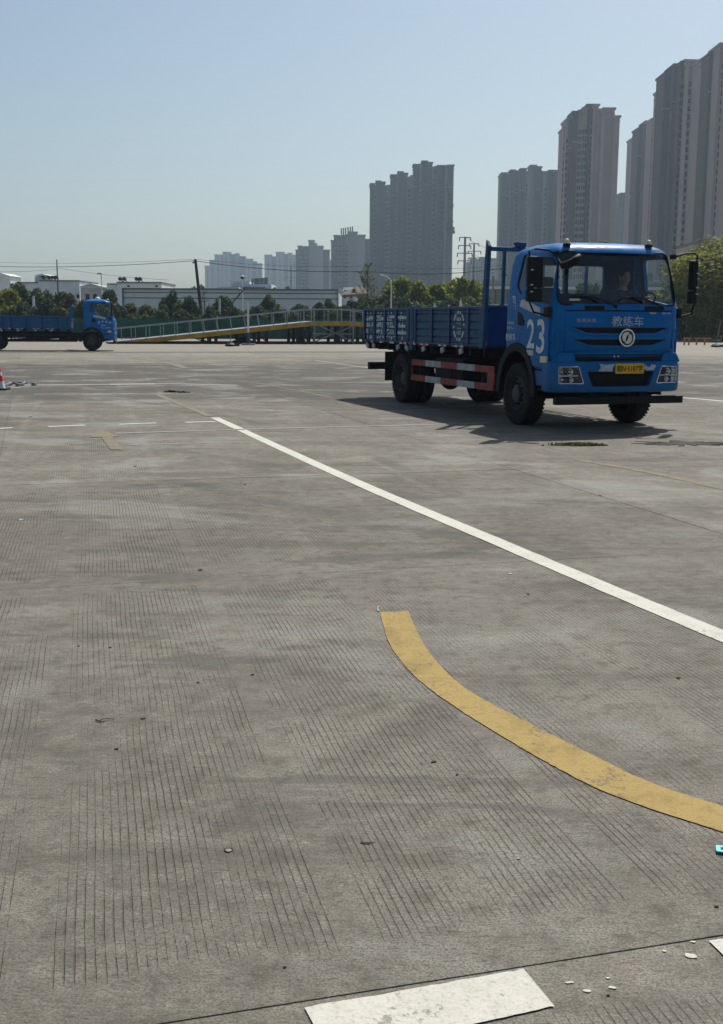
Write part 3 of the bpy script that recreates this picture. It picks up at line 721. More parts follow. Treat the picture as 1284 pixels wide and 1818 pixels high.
        a.box((1.03, sg * 1.03, 2.67), (.1, .06, .07)); a.box((1.05, sg * 1.15, 1.8), (.13, .06, .15)); a.build('mirror_arm', MAT['black'], hm, smooth=40)
        b = MB()
        for z in (2.62, 2.42, 2.2, 2.1): b.box((1.2, yb + sg * mw * .3, z), (.02, .035, .016))
        b.build('clamp', MAT['white'], hm, kind='stuff')
        MB().box((1.072, yb, 2.39), (.008, mw - .04, .42)).build('mirror_glass', MAT['chrome'], hm)
    fm = MB(); L = [(1.28 + .26 * math.sin(t) * .6, -.98 + .19 * (t / 3.0), 2.5 + .14 * (t / 3)) for t in np.linspace(0, 3, 7)]
    fm.tube([(1.2, -1.02, 2.49), (1.28, -.96, 2.5), (1.32, -.86, 2.56), (1.31, -.78, 2.62), (1.28, -.75, 2.64)], [.05, .062, .065, .055, .02], 12); fm.tube([(1.05, -1.05, 2.66), (1.2, -1.02, 2.5)], .016, 6)
    fm.build('kerb_mirror', MAT['black'], T, smooth=60)
    # --- cab interior
    MB().box((1.0, 0, 1.72), (.36, 2.0, .34)).build('dashboard', MAT['interior'], T, bevel=.05)
    for y in (-.5, .72):
        s_ = MB(); s_.box((.1, y, 1.55), (.5, .55, .16)); st = s_.build('seat', MAT['seat'], T, bevel=.05)
        MB().box((-.18, y, 1.9), (.14, .44, .62), ry=rad(-8)).build('backrest', MAT['seat'], st, bevel=.05)
        MB().box((-.25, y, 2.3), (.1, .24, .16)).build('headrest', MAT['seat'], st, bevel=.04)
    MB().box((.2, 0, 1.35), (1.1, .6, .3)).build('engine_hump', MAT['interior'], T, bevel=.04)
    sw = MB(); cst = Vector((.72, .68, 1.98)); Rm = Matrix.Rotation(rad(-38), 3, 'Y')
    sw.tube([cst + Rm @ Vector((.23 * math.cos(t), .23 * math.sin(t), 0)) for t in np.linspace(0, 2 * math.pi, 29)], .016, 8)
    for t in (0, 2.1, 4.2): sw.tube([cst, cst + Rm @ Vector((.23 * math.cos(t), .23 * math.sin(t), 0))], .012, 6)
    sw.tube([cst, (.98, .68, 1.72)], .03, 8); sw.build('steering_wheel', MAT['black'], T, smooth=60)
    MB().box((.98, -.05, 2.62), (.04, .26, .07)).build('inner_mirror', MAT['interior'], T, bevel=.01)
    MB().prism([(-.86, 1.975), (-.68, 1.975), (-.68, 2.005), (-.86, 2.005)], 1.185, 1.19, 'X').build('paper_sticker', MAT['white'], T)
    # --- wheels
    def wheel(name, x, y, w, dual, front):
        hw = w / 2; o = MB()
        tp = [(.29, -hw * .8), (.33, -hw * .98), (.43, -hw), (.48, -hw * .93), (.497, -hw * .78)]
        for c in (-.55, -.15, .15, .55): tp += [(.503, hw * (c - .16)), (.503, hw * (c + .12)), (.49, hw * (c + .13)), (.49, hw * (c + .17))]
        tp += [(.497, hw * .78), (.48, hw * .93), (.43, hw), (.33, hw * .98), (.29, hw * .8)]
        W_ = empty(name, (x, y, .503)); W_.parent = T
        offs = (0,) if not dual else (0, -.31 * math.copysign(1, y))
        for k, of in enumerate(offs):
            t_ = MB().lathe([(r, h + of) for r, h in tp], 40, 'Y'); 
            if of == 0:
                for q in range(44):      # shoulder blocks
                    an = 2 * math.pi * q / 44
                    for sd_ in (-1, 1): t_.box((.497 * math.cos(an), sd_ * hw * .86, .497 * math.sin(an)), (.004, hw * .26, .035), ry=-an)
            t_.build('tyre', MAT['rubber'], W_, smooth=40)
        sg = math.copysign(1, y)
        if front: rp = [(.29, .8), (.272, 1.0), (.262, .8), (.25, .45), (.2, .62), (.13, .66), (.13, 1.02), (.1, 1.1), (.0, 1.1)]
        else: rp = [(.29, .8), (.272, 1.0), (.262, .8), (.25, .1), (.2, -.5), (.13, -.55), (.13, .5), (.09, .62), (.0, .62)]
        rm_ = MB().lathe([(r, h * hw * sg) for r, h in rp], 32, 'Y'); rim = rm_.build('rim', MAT['rim'], W_, smooth=35)
        nt = MB(); base = (.62 if front else -.5) * hw * sg
        for q in range(10):
            an = 2 * math.pi * q / 10; nt.lathe([(.018, 0), (.018, .035 * sg), (.0, .04 * sg)], 6, 'Y', (.168 * math.cos(an), base, .168 * math.sin(an)))
        nt.build('wheel_nuts', MAT['chassis'], W_, kind='stuff')
        return W_
    for sg in (-1, 1):
        wheel('wheel', 0, sg * .98, .28, False, True); wheel('wheel', -5.3, sg * .99, .28, True, False)
    # --- chassis
    ch = MB()
    for sg in (-1, 1):
        ch.box((-3.2, sg * .43, .88), (8.5, .08, .24))
        ch.bar((-4.55, sg * .5, .85), (-6.05, sg * .5, .85), .09, .12); ch.bar((-.6, sg * .45, .75), (.7, sg * .45, .75), .09, .09)
    for x in (-7.2, -6.2, -4.4, -3.2, -2.0, -.9): ch.box((x, 0, .88), (.1, .86, .16))
    ch.build('chassis', MAT['chassis'], T)
    ax = MB(); ax.tube([(-5.3, -.85, .5), (-5.3, .85, .5)], .1, 12); ax.lathe([(.05, -.2), (.22, -.1), (.25, 0), (.22, .1), (.05, .2)], 20, 'X', (-5.3, 0, .5)); ax.tube([(0, -.85, .48), (0, .85, .48)], .07, 10); ax.tube([(-5.1, 0, .55), (-.4, 0, .8)], .06, 10)
    ax.build('axle', MAT['chassis'], T, smooth=50)
    tk = MB().prism(rounded([(-.6, .5), (-1.05, .5), (-1.05, 1.0), (-.6, 1.0)], .1), -3.6, -2.3, 'X'); tk.build('fuel_tank', MAT['chassis'], T, smooth=40)
    MB().box((-1.15, .75, .75), (.6, .5, .45)).build('battery_box', MAT['chassis'], T, bevel=.02)
    MB().lathe([(.0, -.35), (.13, -.33), (.15, -.28), (.15, .28), (.13, .33), (0, .35)], 18, 'X', (-1.5, -.72, .7)).build('air_tank', MAT['chassis'], T, smooth=50)
    MB().box((.3, 0, .8), (1.5, .75, .5)).build('engine', MAT['chassis'], T, bevel=.05)
    for sg in (-1, 1):
        MB().box((-6.0, sg * .95, .72), (.03, .5, .6)).build('mud_flap', MAT['rubber'], T)
        MB().box((-4.62, sg * .97, .82), (.03, .46, .5)).build('mud_flap', MAT['rubber'], T)
    MB().box((-7.35, 0, .68), (.12, 2.2, .16)).build('rear_underrun_bar', MAT['black'], T, bevel=.01)
    for sg in (-1, 1): MB().box((-7.3, sg * .43, .84), (.1, .1, .24)).build('bar_bracket', MAT['chassis'], T)
    # --- side guards, red and white
    for sg in (-1, 1):
        y = sg * 1.14; gd = empty('side_guard', (-2.7, y, .7)); gd.parent = T
        n_ = 5; x0, x1 = -4.63, -.8
        for zc, hh in ((.855, .115), (.555, .115)):
            L = x1 - x0 - .12
            for k in range(n_):
                a, b = x0 + (x1 - x0) * k / n_, x0 + (x1 - x0) * (k + 1) / n_
                MB().box(((a + b) / 2 + 2.7, 0, zc - .7), (b - a - .002, .03, hh)).build('guard_rail', MAT['redbrown' if k % 2 == 0 else 'guardwhite'], gd, bevel=.004)
        MB().box((x1 - .12 + 2.7, -sg * .003, .005), (.26, .026, .186)).build('guard_end', MAT['redbrown'], gd); MB().box((x0 + .03 + 2.7, -sg * .003, .005), (.06, .026, .186)).build('guard_end', MAT['redbrown'], gd)
        br = MB()
        for x in (-4.2, -2.7, -1.3): br.box((x + 2.7, -sg * .25, .1), (.06, .5, .06)); br.box((x + 2.7, -sg * .03, 0), (.05, .03, .4))
        br.build('guard_bracket', MAT['chassis'], gd)
    # --- load bed
    bed = empty('load_bed', (-4.3, 0, 1.2)); bed.parent = T
    def B(mb, name, mat, par=None, **k):
        mb.v = [(x + 4.3, y, z - 1.2) for x, y, z in mb.v]; return mb.build(name, mat, par or bed, **k)
    fl = MB(); fl.box((-4.3, 0, 1.22), (6.35, 2.26, .06))
    for k in range(11): fl.box((-7.3 + k * .6, 0, 1.12), (.07, 2.2, .13))
    for sg in (-1, 1): fl.box((-4.3, sg * .45, 1.03), (6.3, .08, .08))
    B(fl, 'bed_floor', MAT['chassis'])
    def side_panel(x0, x1, sg, ribs):
        y = sg * 1.13; p = MB(); p.box(((x0 + x1) / 2, y, (ZB0 + ZB1) / 2), (x1 - x0, .03, ZB1 - ZB0))
        pan = B(p, 'side_panel', MAT['paint_bed'])
        rd = MB(); edges = [ZB0 + .02] + GROOVES + [ZB1 - .05]
        for a, b in zip(edges, edges[1:]):     # raised pressings between the grooves, face sloping a little
            for q0, q1 in zip(ribs, ribs[1:]):
                xa, xb = q0 + .03, q1 - .03
                rd.hexa([(xa, y + sg * .012, a + .008), (xb, y + sg * .012, a + .008), (xb, y + sg * .034, a + .022), (xa, y + sg * .034, a + .022), (xa, y + sg * .012, b - .006), (xb, y + sg * .012, b - .006), (xb, y + sg * .034, b - .016), (xa, y + sg * .034, b - .016)])
        B(rd, 'pressing', MAT['paint_bed'], pan, bevel=0, kind='stuff')
        B(MB().box(((x0 + x1) / 2, y + sg * .012, ZB1 - .02), (x1 - x0, .075, .05)), 'top_rail', MAT['paint_bed'], pan, bevel=.006)
        B(MB().box(((x0 + x1) / 2, y + sg * .008, ZB0 + .005), (x1 - x0, .06, .04)), 'bottom_rail', MAT['paint_bed'], pan, bevel=.006)
        for q in ribs:
            B(MB().box((q, y + sg * .03, (ZB0 + ZB1) / 2), (.085, .062, ZB1 - ZB0 - .01)), 'rib', MAT['navy'], pan, bevel=.008)
        return pan
    rr = [-7.42, -6.78, -6.14, -5.5, -4.84]; rf = [-4.36, -3.52, -2.68, -1.84, -1.3]
    rr = [-7.42 + .66 * k for k in range(5)]
    for sg in (-1, 1):
        a = side_panel(-7.48, -4.68, sg, rr); b = side_panel(-4.46, -1.22, sg, rf)
        B(MB().box((-4.57, sg * 1.14, 1.52), (.13, .1, .86)), 'stake_post', MAT['paint_bed'], bevel=.01)
        for x in (-4.7, -4.44): B(MB().box((x, sg * 1.175, 1.58), (.06, .05, .55)), 'latch', MAT['paint_bed'], bevel=.008)
        # reflective strips and marker lamps
        for (x, cols) in ((-6.95, 'W'), (-6.3, 'WR'), (-5.7, 'WW'), (-5.05, 'WRW'), (-4.55, 'RRW'), (-3.95, 'RWRW'), (-3.0, 'WRW'), (-2.3, 'RWRW')):
            for k, c in enumerate(cols):
                xx = x + (k - len(cols) / 2) * .13; B(MB().hexa([(xx, sg * 1.166, 1.2), (xx + .12, sg * 1.166, 1.2), (xx + .12, sg * 1.163, 1.2), (xx, sg * 1.163, 1.2), (xx - .04, sg * 1.168, 1.262), (xx + .08, sg * 1.168, 1.262), (xx + .08, sg * 1.163, 1.262), (xx - .04, sg * 1.163, 1.262)]), 'reflective_strip', MAT['red' if c == 'R' else 'white'])
        for x in (-7.3, -6.9, -5.4, -4.9, -4.0, -3.05, -2.2):
            B(MB().box((x, sg * 1.14, 1.13), (.15, .04, .1), ry=rad(20 if int(x * 10) % 2 else -15)), 'marker_lamp', MAT['guardwhite'], bevel=.01)
    tg = MB(); tg.box((-7.49, 0, 1.575), (.04, 2.2, .67)); B(tg, 'tailgate', MAT['paint_bed'], bevel=.008)
    # headboard with leaning posts and open bars
    hb = empty('headboard', (-1.15, 0, 1.2)); hb.parent = T
    def Hb(mb, name, mat=MAT['navy'], **k):
        mb.v = [(x + 1.15, y, z - 1.2) for x, y, z in mb.v]; return mb.build(name, mat, hb, **k)
    Hb(MB().box((-1.15, 0, 1.55), (.05, 2.26, .7)), 'board', bevel=.01)
    for sg in (-1, 1):
        Hb(MB().hexa([(-1.33, sg * 1.13, 1.2), (-1.17, sg * 1.13, 1.2), (-1.17, sg * 1.2, 1.2), (-1.33, sg * 1.2, 1.2), (-1.12, sg * 1.13, 2.99), (-1.03, sg * 1.13, 2.9), (-1.03, sg * 1.2, 2.9), (-1.12, sg * 1.2, 3.02)]), 'corner_post', MAT['paint_bed'], bevel=.012)
        Hb(MB().hexa([(-1.1, sg * .6 - .06, 2.89), (-1.0, sg * .6 - .05, 2.89), (-1.0, sg * .6 + .09, 2.89), (-1.1, sg * .6 + .09, 2.89), (-1.12, sg * .6 - .1, 2.97), (-1.0, sg * .6 - .06, 2.98), (-1.0, sg * .6 + .1, 2.97), (-1.12, sg * .6 + .1, 2.95)]), 'bar_bracket', bevel=.01)
    for z, t_ in ((2.86, .07), (1.91, .05)): Hb(MB().box((-1.1, 0, z), (.06, 2.26, t_)), 'cross_bar', MAT['paint_bed'], bevel=.01)
    for y in (-.86, -.5, -.12, .3, .72): Hb(MB().bar((-1.13, y, 1.92), (-1.1, y, 2.83), .045, .05), 'upright_bar', MAT['paint_bed'])
    return T, cab, bon, bum, bed

truck, t_cab, t_bonnet, t_bumper, t_bed = make_truck()
far_truck = copy_tree(truck)
# number 23 truck: position and everything lettered on it
truck.location = (3.554, 19.162, 0); truck.rotation_euler = (0, 0, rad(90 - 161.114))
tag(truck, 'blue flatbed driving school truck numbered 23 with raised navy headboard and yellow plate', 'truck', 'blue flatbed training trucks')
WL = MAT['whitelet']
DY = -1.142
door = [c for c in truck.children if c.name.startswith('door')][0]
lettering('number_digit', '2', .25, .45, (.38, DY, 1.245), SX, SZ, WL, truck, bold=.015)
lettering('number_digit', '3', .26, .53, (.71, DY, 1.17), SX, SZ, WL, truck, bold=.015)
MB().prism([(.37, 1.14), (.6, 1.13), (.6, 1.215), (.37, 1.215)], DY - .004, DY - .001).build('white_sticker', MAT['silver'], truck)
lettering('side_lettering', '教练车', .36, .12, (-.4, -1.131, 1.35), SX, SZ, WL, truck, bold=.008)
lettering('side_lettering', '准驾车型', .25, .05, (-.36, -1.131, 1.61), SX, SZ, WL, truck)
lettering('side_lettering', '核载 2人', .25, .055, (-.37, -1.131, 1.53), SX, SZ, WL, truck)
lettering('side_lettering', '严禁', .11, .25, (-.16, -1.133, 1.83), SX, SZ, WL, truck, conform=lambda p: Vector((p.x + (1.95 - p.z) * .28, p.y, p.z)))
cf = lambda p: Vector((frontx(p.y, p.z) + .038, p.y, p.z))
lettering('front_lettering', '教练车', .56, .155, (0, -.19, 1.595), FY, SZ, MAT['silver'], t_bonnet, conform=cf, bold=.006)
lettering('badge_lettering', '东风天锦', .31, .06, (0, -.77, 1.65), FY, SZ, MAT['silver'], t_bonnet, conform=cf)
pl = MB().box((1.378, .12, .955), (.012, .5, .155)).build('number_plate', MAT['plate'], t_bumper, bevel=.004)
lettering('plate_lettering', '皖N·5187学', .45, .105, (1.384, -.105, .903), FY, SZ, MAT['ink'], t_bumper, bold=.01, proud=.004)
for pts in (((-.42, .915), (-.17, .91), (-.17, .96), (-.12, 1.03), (-.3, 1.01), (-.4, 1.03), (-.37, .97)), ((.38, .95), (.44, .92), (.56, .93), (.6, 1.0), (.52, 1.02), (.49, .98), (.44, .98), (.4, 1.02))):
    MB().prism(pts, 1.352, 1.363, 'X').build('torn_sticker', MAT['silver'], t_bumper)
for y0, y1 in ((.5, .62), (.74, .8), (.84, .9)):
    MB().prism([(y0, 1.787), (y1, 1.79), (y1, 1.806), (y0, 1.81)], frontx(y1, 1.8) + .012, frontx(y1, 1.8) + .022, 'X').build('torn_sticker', MAT['silver'], t_bonnet)
bx = lambda x, z: (x + 4.3, -1.166, z - 1.2)
gap = lambda z0, h: [(g - z0 - .014, g - z0 + .014) for g in GROOVES if z0 < g < z0 + h]
for k, chx in enumerate('校教练车'):
    lettering('bed_lettering', chx, .48, .57, bx(-7.42 + .66 * k + .09, 1.275), SX, SZ, MAT['bedlet'], t_bed, bold=.012, gaps=gap(1.275, .57))
# oval painted badge
for r0, r1 in ((.255, .215),):
    ov = MB()
    for k in range(32):
        if k % 8 == 7: continue
        a0, a1 = 2 * math.pi * k / 32, 2 * math.pi * (k + 1) / 32
        q = []
        for a, r in ((a0, 1), (a1, 1), (a1, .8), (a0, .8)): q.append((.25 * r * math.cos(a), .27 * r * math.sin(a)))
        zc = 1.575 + sum(p[1] for p in q) / 4
        if any(abs(zc - g) < .018 for g in GROOVES): continue
        ov.hexa([(-2.26 + x + 4.3, -1.1685, 1.575 + z - 1.2) for x, z in q] + [(-2.26 + x + 4.3, -1.1655, 1.575 + z - 1.2) for x, z in q])
    ov.build('oval_badge', MAT['bedlet'], t_bed, kind='stuff')
lettering('bed_lettering', '驾', .22, .13, bx(-2.37, 1.6), SX, SZ, MAT['bedlet'], t_bed, bold=.01, gaps=gap(1.6, .13))
lettering('bed_lettering', '培', .22, .13, bx(-2.37, 1.42), SX, SZ, MAT['bedlet'], t_bed, bold=.01, gaps=gap(1.42, .13))

# second truck, far away and driving across
p = gp(158, 622.8)
far_truck.location = (p.x, p.y + 1.0, 0); far_truck.rotation_euler = (0, 0, rad(10.5)); far_truck.scale = (.94, .94, .94)
tag(far_truck, 'distant blue flatbed truck side-on beside the foot of the ramp, white lamp on its roof', 'truck', 'blue flatbed training trucks')
def walk(o):
    yield o
    for c in o.children: yield from walk(c)
for o in list(walk(far_truck)):
    b = o.name.split('.')[0]
    if o.type == 'MESH' and o.data.materials and o.data.materials[0] == MAT['paint_bed']:
        o.material_slots[0].link = 'OBJECT'; o.material_slots[0].material = MAT['paint_bed_far']
    if b in ('guard_rail', 'guard_end'):
        o.material_slots[0].link = 'OBJECT'; o.material_slots[0].material = MAT['chassis']
    if b in ('corner_post', 'upright_bar', 'cross_bar') and o.parent.name.startswith('headboard'):
        o.scale = (1, 1, .78)
    if b == 'bar_bracket' and o.parent.name.startswith('headboard'): bpy.data.objects.remove(o)
MB().lathe([(.16, 0), (.16, .04), (.12, .1), (.06, .15), (.002, .16)], 20, 'Z', (.35, -.3, 2.86)).build('roof_beacon', MAT['white'], far_truck, smooth=50)
for k, (chx, dz) in enumerate(zip('驾校培训', (0, .04, .04, 0))): lettering('side_lettering', chx, .13, .13, (.35 + .2 * k, DY, 1.52 + dz), SX, SZ, WL, far_truck, bold=.01)
lettering('side_lettering', '教练车', .3, .09, (.5, DY, 1.38), SX, SZ, WL, far_truck)
lettering('side_lettering', '0551-6508', .5, .07, (.52, DY, 1.26), SX, SZ, WL, far_truck)

# ------------------------------------------------------------------ people at the wheel
def skinned(name, verts, edges, radii, mat, parent=None, root=0, lv=1):
    me = bpy.data.meshes.new(name); me.from_pydata(verts, edges, [])
    o = bpy.data.objects.new(name, me); COL.objects.link(o)
    m = o.modifiers.new('skin', 'SKIN'); m.use_smooth_shade = True
    for i, sv in enumerate(me.skin_vertices[0].data):
        r = radii[i]; sv.radius = (r, r) if not isinstance(r, tuple) else r; sv.use_root = (i == root)
    s_ = o.modifiers.new('sub', 'SUBSURF'); s_.levels = lv; s_.render_levels = lv
    me2 = baked(o); me2.name = name; me2.materials.clear(); me2.materials.append(mat); o.modifiers.clear(); o.data = me2; o.parent = parent
    return o
def person(loc, rz, shirt, label):
    """seated driver: origin on the seat under the pelvis, facing local +X, both hands on the wheel"""
    root = empty('person', loc, rz); tag(root, label, 'person')
    V = [(0, 0, .1), (-.03, 0, .3), (-.03, 0, .48), (.0, 0, .56), (.02, 0, .64), (.035, 0, .70), (.03, 0, .79)]
    E_ = [(i, i + 1) for i in range(6)]; Rd = [(.15, .12), (.14, .11), (.13, .1), .055, .06, .085, .075]
    for sg in (-1, 1):
        b = len(V); V += [(.0, sg * .18, .5), (.16, sg * .23, .3), (.36, sg * .19, .36), (.44, sg * .18, .40)]
        E_ += [(2, b), (b, b + 1), (b + 1, b + 2), (b + 2, b + 3)]; Rd += [.062, .048, .034, .036]
        for k in range(4):   # fingers closing over the rim
            f = len(V); dy = sg * (-.03 + .02 * k); ln = (.036, .042, .04, .032)[k]
            V += [(.475, sg * .18 + dy, .425), (.475 + ln, sg * .18 + dy, .43), (.48 + ln, sg * .18 + dy, .40)]; E_ += [(b + 3, f), (f, f + 1), (f + 1, f + 2)]; Rd += [.011, .01, .009]
        f = len(V); V += [(.45, sg * .13, .41), (.48, sg * .115, .415)]; E_ += [(b + 3, f), (f, f + 1)]; Rd += [.013, .01]
        b = len(V); V += [(.05, sg * .1, .09), (.44, sg * .13, .12), (.5, sg * .13, -.28), (.62, sg * .13, -.33)]
        E_ += [(0, b), (b, b + 1), (b + 1, b + 2), (b + 2, b + 3)]; Rd += [.09, .07, .05, .045]
    body = skinned('body', V, E_, Rd, MAT['skin'], root)
    hd = MB(); hd.lathe([(.0, -.115), (.045, -.105), (.066, -.07), (.078, -.01), (.08, .05), (.066, .1), (.03, .125), (0, .128)], 18, 'Z')
    hd.v = [(x * 1.18 + .05, y, z + .73) for x, y, z in hd.v]
    hd.add([(.135, -.016, .70), (.135, .016, .70), (.165, 0, .71), (.14, 0, .765)], [(0, 1, 2), (0, 2, 3), (1, 3, 2), (0, 3, 1)])
    for sg in (-1, 1): hd.box((.04, sg * .083, .73), (.035, .015, .06))
    hd.build('head', MAT['skin'], root, smooth=60)
    fc = MB()
    for sg in (-1, 1): fc.box((.135, sg * .032, .752), (.012, .026, .01)); fc.box((.133, sg * .034, .775), (.012, .036, .008))
    fc.box((.138, 0, .672), (.01, .045, .009)); fc.build('face_features', MAT['hair'], root, kind='stuff')
    hr = MB(); hr.lathe([(.09, .03), (.094, .07), (.078, .115), (.035, .142), (0, .146)], 18, 'Z'); hr.v = [(x * 1.12 + .03, y, z + .73) for x, y, z in hr.v]; hr.build('hair', MAT['hair'], root, smooth=60)
    V2 = [(0, 0, .1), (-.03, 0, .3), (-.03, 0, .47), (-.01, 0, .54)]; E2 = [(0, 1), (1, 2), (2, 3)]; R2 = [(.175, .14), (.165, .13), (.155, .12), .08]
    for sg in (-1, 1):
        b = len(V2); V2 += [(.0, sg * .18, .5), (.16, sg * .23, .3), (.35, sg * .19, .355)]; E2 += [(2, b), (b, b + 1), (b + 1, b + 2)]; R2 += [.078, .062, .046]
    skinned('jacket', V2, E2, R2, shirt, root)
    V3 = [(0, 0, .1)]; E3 = []; R3 = [(.165, .12)]
    for sg in (-1, 1):
        b = len(V3); V3 += [(.05, sg * .1, .09), (.44, sg * .13, .12), (.5, sg * .13, -.25)]; E3 += [(0, b), (b, b + 1), (b + 1, b + 2)]; R3 += [.1, .082, .06]
    skinned('trousers', V3, E3, R3, MAT['cloth_dark'], root)
    return root
def on_truck(tr, x, y, z):
    a = tr.rotation_euler.z; return (tr.location.x + x * math.cos(a) - y * math.sin(a), tr.location.y + x * math.sin(a) + y * math.cos(a), tr.location.z + z)
person(on_truck(truck, .16, .68, 1.63), truck.rotation_euler.z, MAT['cloth_dark'], 'driver in a dark jacket sitting behind the windscreen of truck 23')
person(on_truck(far_truck, .15, .64, 1.53), far_truck.rotation_euler.z, MAT['cloth_dark'], 'driver in a dark top at the wheel of the distant truck')
person(on_truck(far_truck, .19, -.56, 1.53), far_truck.rotation_euler.z, MAT['cloth_pale'], 'passenger in a pale shirt at the side window of the distant truck')

# ------------------------------------------------------------------ training ramp
RA, RB = Vector((-16.9, 80.6, 0)), Vector((-.2, 85.2, 0))
rx_ = (RB - RA).normalized(); rn = Vector((-rx_.y, rx_.x, 0)); R_RZ = math.atan2(rx_.y, rx_.x)
def rs(u, v=600.0):        # distance along the ramp's near edge seen at image column u
    d = ray(u, v); d = Vector((d.x, d.y, 0)); t = RA - Vector((0, 0, 0)); den = d.x * rx_.y - d.y * rx_.x
    k = (RA.x * rx_.y - RA.y * rx_.x) / den; return (d * k - RA).dot(rx_)
s0, s1, s2 = rs(193), rs(558), rs(627); s3 = s2 + (s1 - s0); ZT = 1.62
def rz(s): return .1 + (ZT - .1) * (s - s0) / (s1 - s0) if s < s1 else ZT if s < s2 else ZT - (ZT - .1) * (s - s2) / (s3 - s2)
ramp = empty('training_ramp', tuple(RA), R_RZ)
tag(ramp, 'long yellow-edged steel ramp with pale green handrails and black trestles', 'ramp')
WID = 3.4
for a, b in ((s0, s1), (s1, s2), (s2, s3)):
    MB().hexa([(a, .05, rz(a) - .05), (b, .05, rz(b) - .05), (b, WID - .05, rz(b) - .05), (a, WID - .05, rz(a) - .05), (a, .05, rz(a)), (b, .05, rz(b)), (b, WID - .05, rz(b)), (a, WID - .05, rz(a))]).build('deck', MAT['galv'], ramp)
    for y in (0, WID):
        MB().bar((a, y, rz(a) - .175), (b, y, rz(b) - .175), .1, .3).build('edge_beam', MAT['yellow_beam'], ramp)
        MB().bar((a, y, rz(a) - .015), (b, y, rz(b) - .005), .12, .035).build('kerb_angle', MAT['rail'], ramp)
RH = .86
for y, off in ((0, 0.0), (WID, .55)):
    xs = [s0 + .55 + off + 1.0 * k for k in range(int((s3 - s0 - .6) / 1.0))]
    n = len(xs)
    for i, x in enumerate(xs):
        ln = -.12 if 5 < i < 11 else random.Random(i + int(y)).uniform(-.02, .02)
        MB().bar((x, y, rz(x)), (x + ln, y, rz(x + ln) + RH), .05, .05).build('rail_post', MAT['rail'], ramp)
    pts = [s0 + .4, s1, s2, s3 - .4]
    for a, b in zip(pts, pts[1:]): MB().bar((a, y, rz(a) + RH), (b, y, rz(b) + RH), .07, .07).build('handrail', MAT['rail'], ramp)
for y in (0, WID): MB().box(((s0 + s3) / 2, y, .06), (s3 - s0, .16, .13)).build('base_beam', MAT['steelblk'], ramp)
legs = [rs(266), rs(278), rs(371), rs(384), rs(452), rs(474), rs(529), rs(538), rs(549), rs(602), rs(615)]
legs += [s1 + s2 - q for q in legs[:9]]
for x in legs:
    for y in (.12, WID - .12): MB().bar((x, y, 0), (x, y, rz(x) - .3), .24, .2).build('trestle_leg', MAT['steelblk'], ramp)
for x in (s1, s2):
    for y in (-.03, WID): MB().bar((x, y, 0), (x, y, rz(x) + RH + .1), .1, .1).build('tower_post', MAT['galv'], ramp)
for y in (-.03, WID):
    m_ = (s1 + s2) / 2
    for p, q in (((s1, .15), (s2, 1.3)), ((s1 + .4, 1.3), (s2, .15)), ((s1, .72), (s2, .72))):
        MB().bar((p[0], y, p[1]), (q[0], y, q[1]), .07, .07).build('cross_brace', MAT['galv'], ramp)
for a, b in ((rs(350), rs(371)), (rs(420), rs(452)), (rs(428), rs(446)), (rs(455), rs(474))):
    for y in (.12, WID - .12): MB().bar((a, y, rz(a) - .3), (b, y, .12), .07, .07).build('brace', MAT['steelblk'], ramp)
for c in (rs(529), rs(538), rs(549)):
    w = rs(538) - rs(529)
    for a, b in ((.15, 1.25), (1.25, .15)): MB().bar((c, .12, a), (c + w, .12, b), .06, .06).build('brace', MAT['steelblk'], ramp)

# ------------------------------------------------------------------ marker posts, stands, cone, barriers
def post(name, u, vb, vt, r, parts, label, cat, group=None, y=None, lean=0):
    b = gp(u, vb) if y is None else at(u, vb, y); 
    if y is not None: b.z = 0
    h = at(u, vt, b.y).z
    o = empty(name, (b.x, b.y, 0)); tag(o, label, cat, group)
    z = 0
    for nm, f, mat, k in parts:
        MB().tube([(lean * z, 0, z), (lean * f * h, 0, f * h)], r * k, 12).build(nm, MAT[mat], o, smooth=50); z = f * h
    return o
mp = post('marker_post', 441, 611.5, 537, .085, (('base_pipe', .29, 'polenavy', 1.25), ('pole', 1.0, 'polewhite', .8)), 'tall post standing before the ramp, navy foot and white top', 'post', y=79.5)
MB().box((0, 0, .05), (.9, .5, .1)).build('foot_plate', MAT['galv'], mp)
bx_ = post('camera_post', 62.5, 600, 525.5, .12, (('pole', .93, 'polewhite', 1), ('cap', 1.0, 'polewhite', .8)), 'white post with a small box on its side behind the distant truck bed', 'post', y=113)
MB().box((-.18, -.1, 2.15), (.3, .25, .75)).build('equipment_box', MAT['white'], bx_, bevel=.03)
post('sensor_post', 368, 600, 535.5, .1, (('pole', .96, 'polewhite', 1), ('cap', 1.0, 'polewhite', .7)), 'white post seen above the ramp handrail, nearer the utility pole', 'post', 'white sensor posts', y=113)
post('sensor_post', 391, 600, 530, .1, (('pole', .96, 'polewhite', 1), ('cap', 1.0, 'polewhite', .7)), 'taller white post seen above the ramp handrail, farther from the utility pole', 'post', 'white sensor posts', y=113)
post('sensor_post', 771, 600, 538, .06, (('pole', .96, 'polewhite', 1), ('cap', 1.0, 'polewhite', .7)), 'thin white post just showing over the top rail of truck 23', 'post', 'white sensor posts', y=60)
post('sensor_post', 817, 600, 533, .07, (('pole', .96, 'polewhite', 1), ('cap', 1.0, 'polewhite', .7)), 'white post showing over the bed of truck 23 before the round trees', 'post', 'white sensor posts', y=60)
